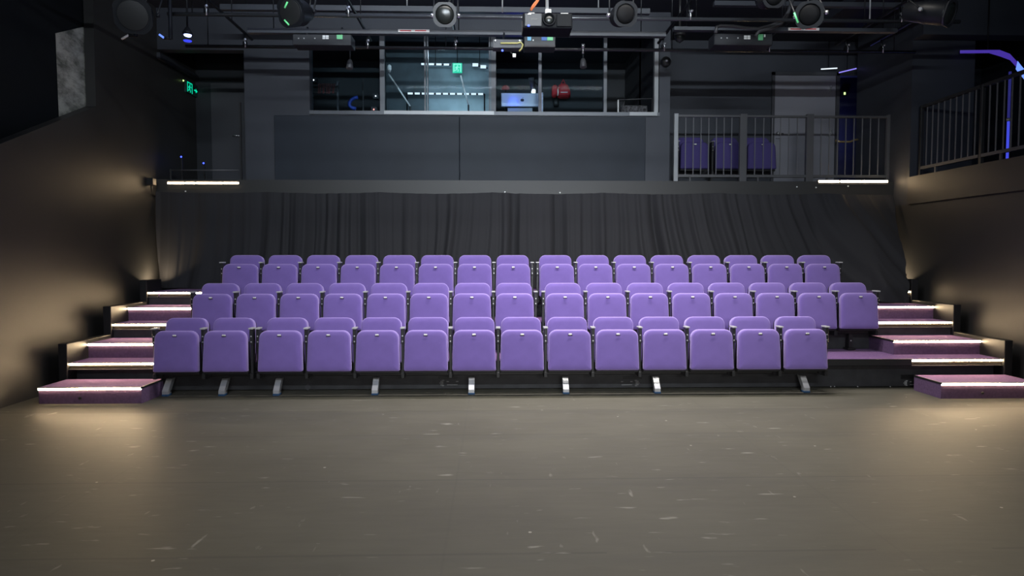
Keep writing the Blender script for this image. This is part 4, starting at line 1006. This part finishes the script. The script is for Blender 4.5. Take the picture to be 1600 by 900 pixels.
area('house_light', (1.2, 7.5, 4.20), (1.2, 7.65, 0), 4.2, 112, (1, .95, .97), 128, .2)
area('ceiling_fill', (-1.6, 7.2, 4.55), (-1.6, 7.2, 6), 3.4, 260, (.7, .8, 1), 170, .6)  # unseen lamp added to lift the dark ceiling
area('grid_fill', (.3, 6.2, 5.05), (.3, 8.4, 4.1), 5.0, 26, (.9, .95, 1), 150, .06)  # added unseen strip, puts highlight lines along the pipes
spot('left_fill', (-2.0, 1.0, 4.3), (-2.9, 7.6, .7), 130, (.66, .68, 1), 34, .9, .2)  # unseen cold spot added for the darker seats at the left
area('low_front_fill', (.8, -2.0, 2.0), (.8, 7.7, .2), 3.4, 26, (1, .97, .94), 70, .3)  # no real source, added to reach the riser under the front seats
c_ = at(718, 160, 11.2); area('booth_light', (c_.x, 11.2, ZD+.02), (c_.x, 11.75, ZD+.40), .6, 13, (.75, .92, 1), 160, .1)
c_ = at(690, 100, 10.7); point('booth_fill', (c_.x, 10.7, 4.6), 5, (.8, .9, 1), .06)  # unseen fill added for the booms and other booth contents
c_ = at(805, 150, 10.4); point('blue_glow', (at(804, 150, 10.45).x, 10.45, at(804, 147, 10.45).z), 2.6, (.03, .08, 1), .04)  # added unseen point, stands in for blue stage light on the computer
for xw, sg in ((XR, -1), (XL, 1)): area('corner_light', (xw+sg*.16, 9.90, 1.12), (xw, 9.96, 1.75), .10, 4.0, (1, .76, .48), 150, .05)  # unseen lamps added in place of hidden strip ends beside the curtain
c_ = at(1318, 160, 12.4); point('passage_light', (c_.x-.1, 12.55, 3.75), 7, (.15, .18, 1), .08)
point('landing_light', (-4.6, 10.75, 2.95), .12, (.1, .15, 1), .08)
spot('wall_spot', (-2.2, 4.6, 4.6), (XL-.1, 7.45, 3.7), 60, (1, .98, .9), 26, .5, .05)

W = bpy.data.worlds.new('room_air'); bpy.context.scene.world = W; W.use_nodes = True
bg = W.node_tree.nodes['Background']; bg.inputs[0].default_value = (.42, .52, 1, 1); bg.inputs[1].default_value = .10

# ------------------------------------------------------------------ camera
cd = bpy.data.cameras.new('camera'); cd.sensor_width = 36; cd.lens = F/1600*36; cd.clip_start = .05
co = bpy.data.objects.new('camera', cd); C.objects.link(co); co.location = (0, 0, ZC); co.rotation_euler = (PI/2-PITCH, 0, -YAW)
sc = bpy.context.scene; sc.camera = co
sc.view_settings.view_transform = 'Standard'; sc.view_settings.look = 'None'; sc.view_settings.exposure = 0
try: sc.cycles.use_denoising = True; sc.cycles.max_bounces = 6; sc.cycles.sample_clamp_indirect = 4
except Exception: pass
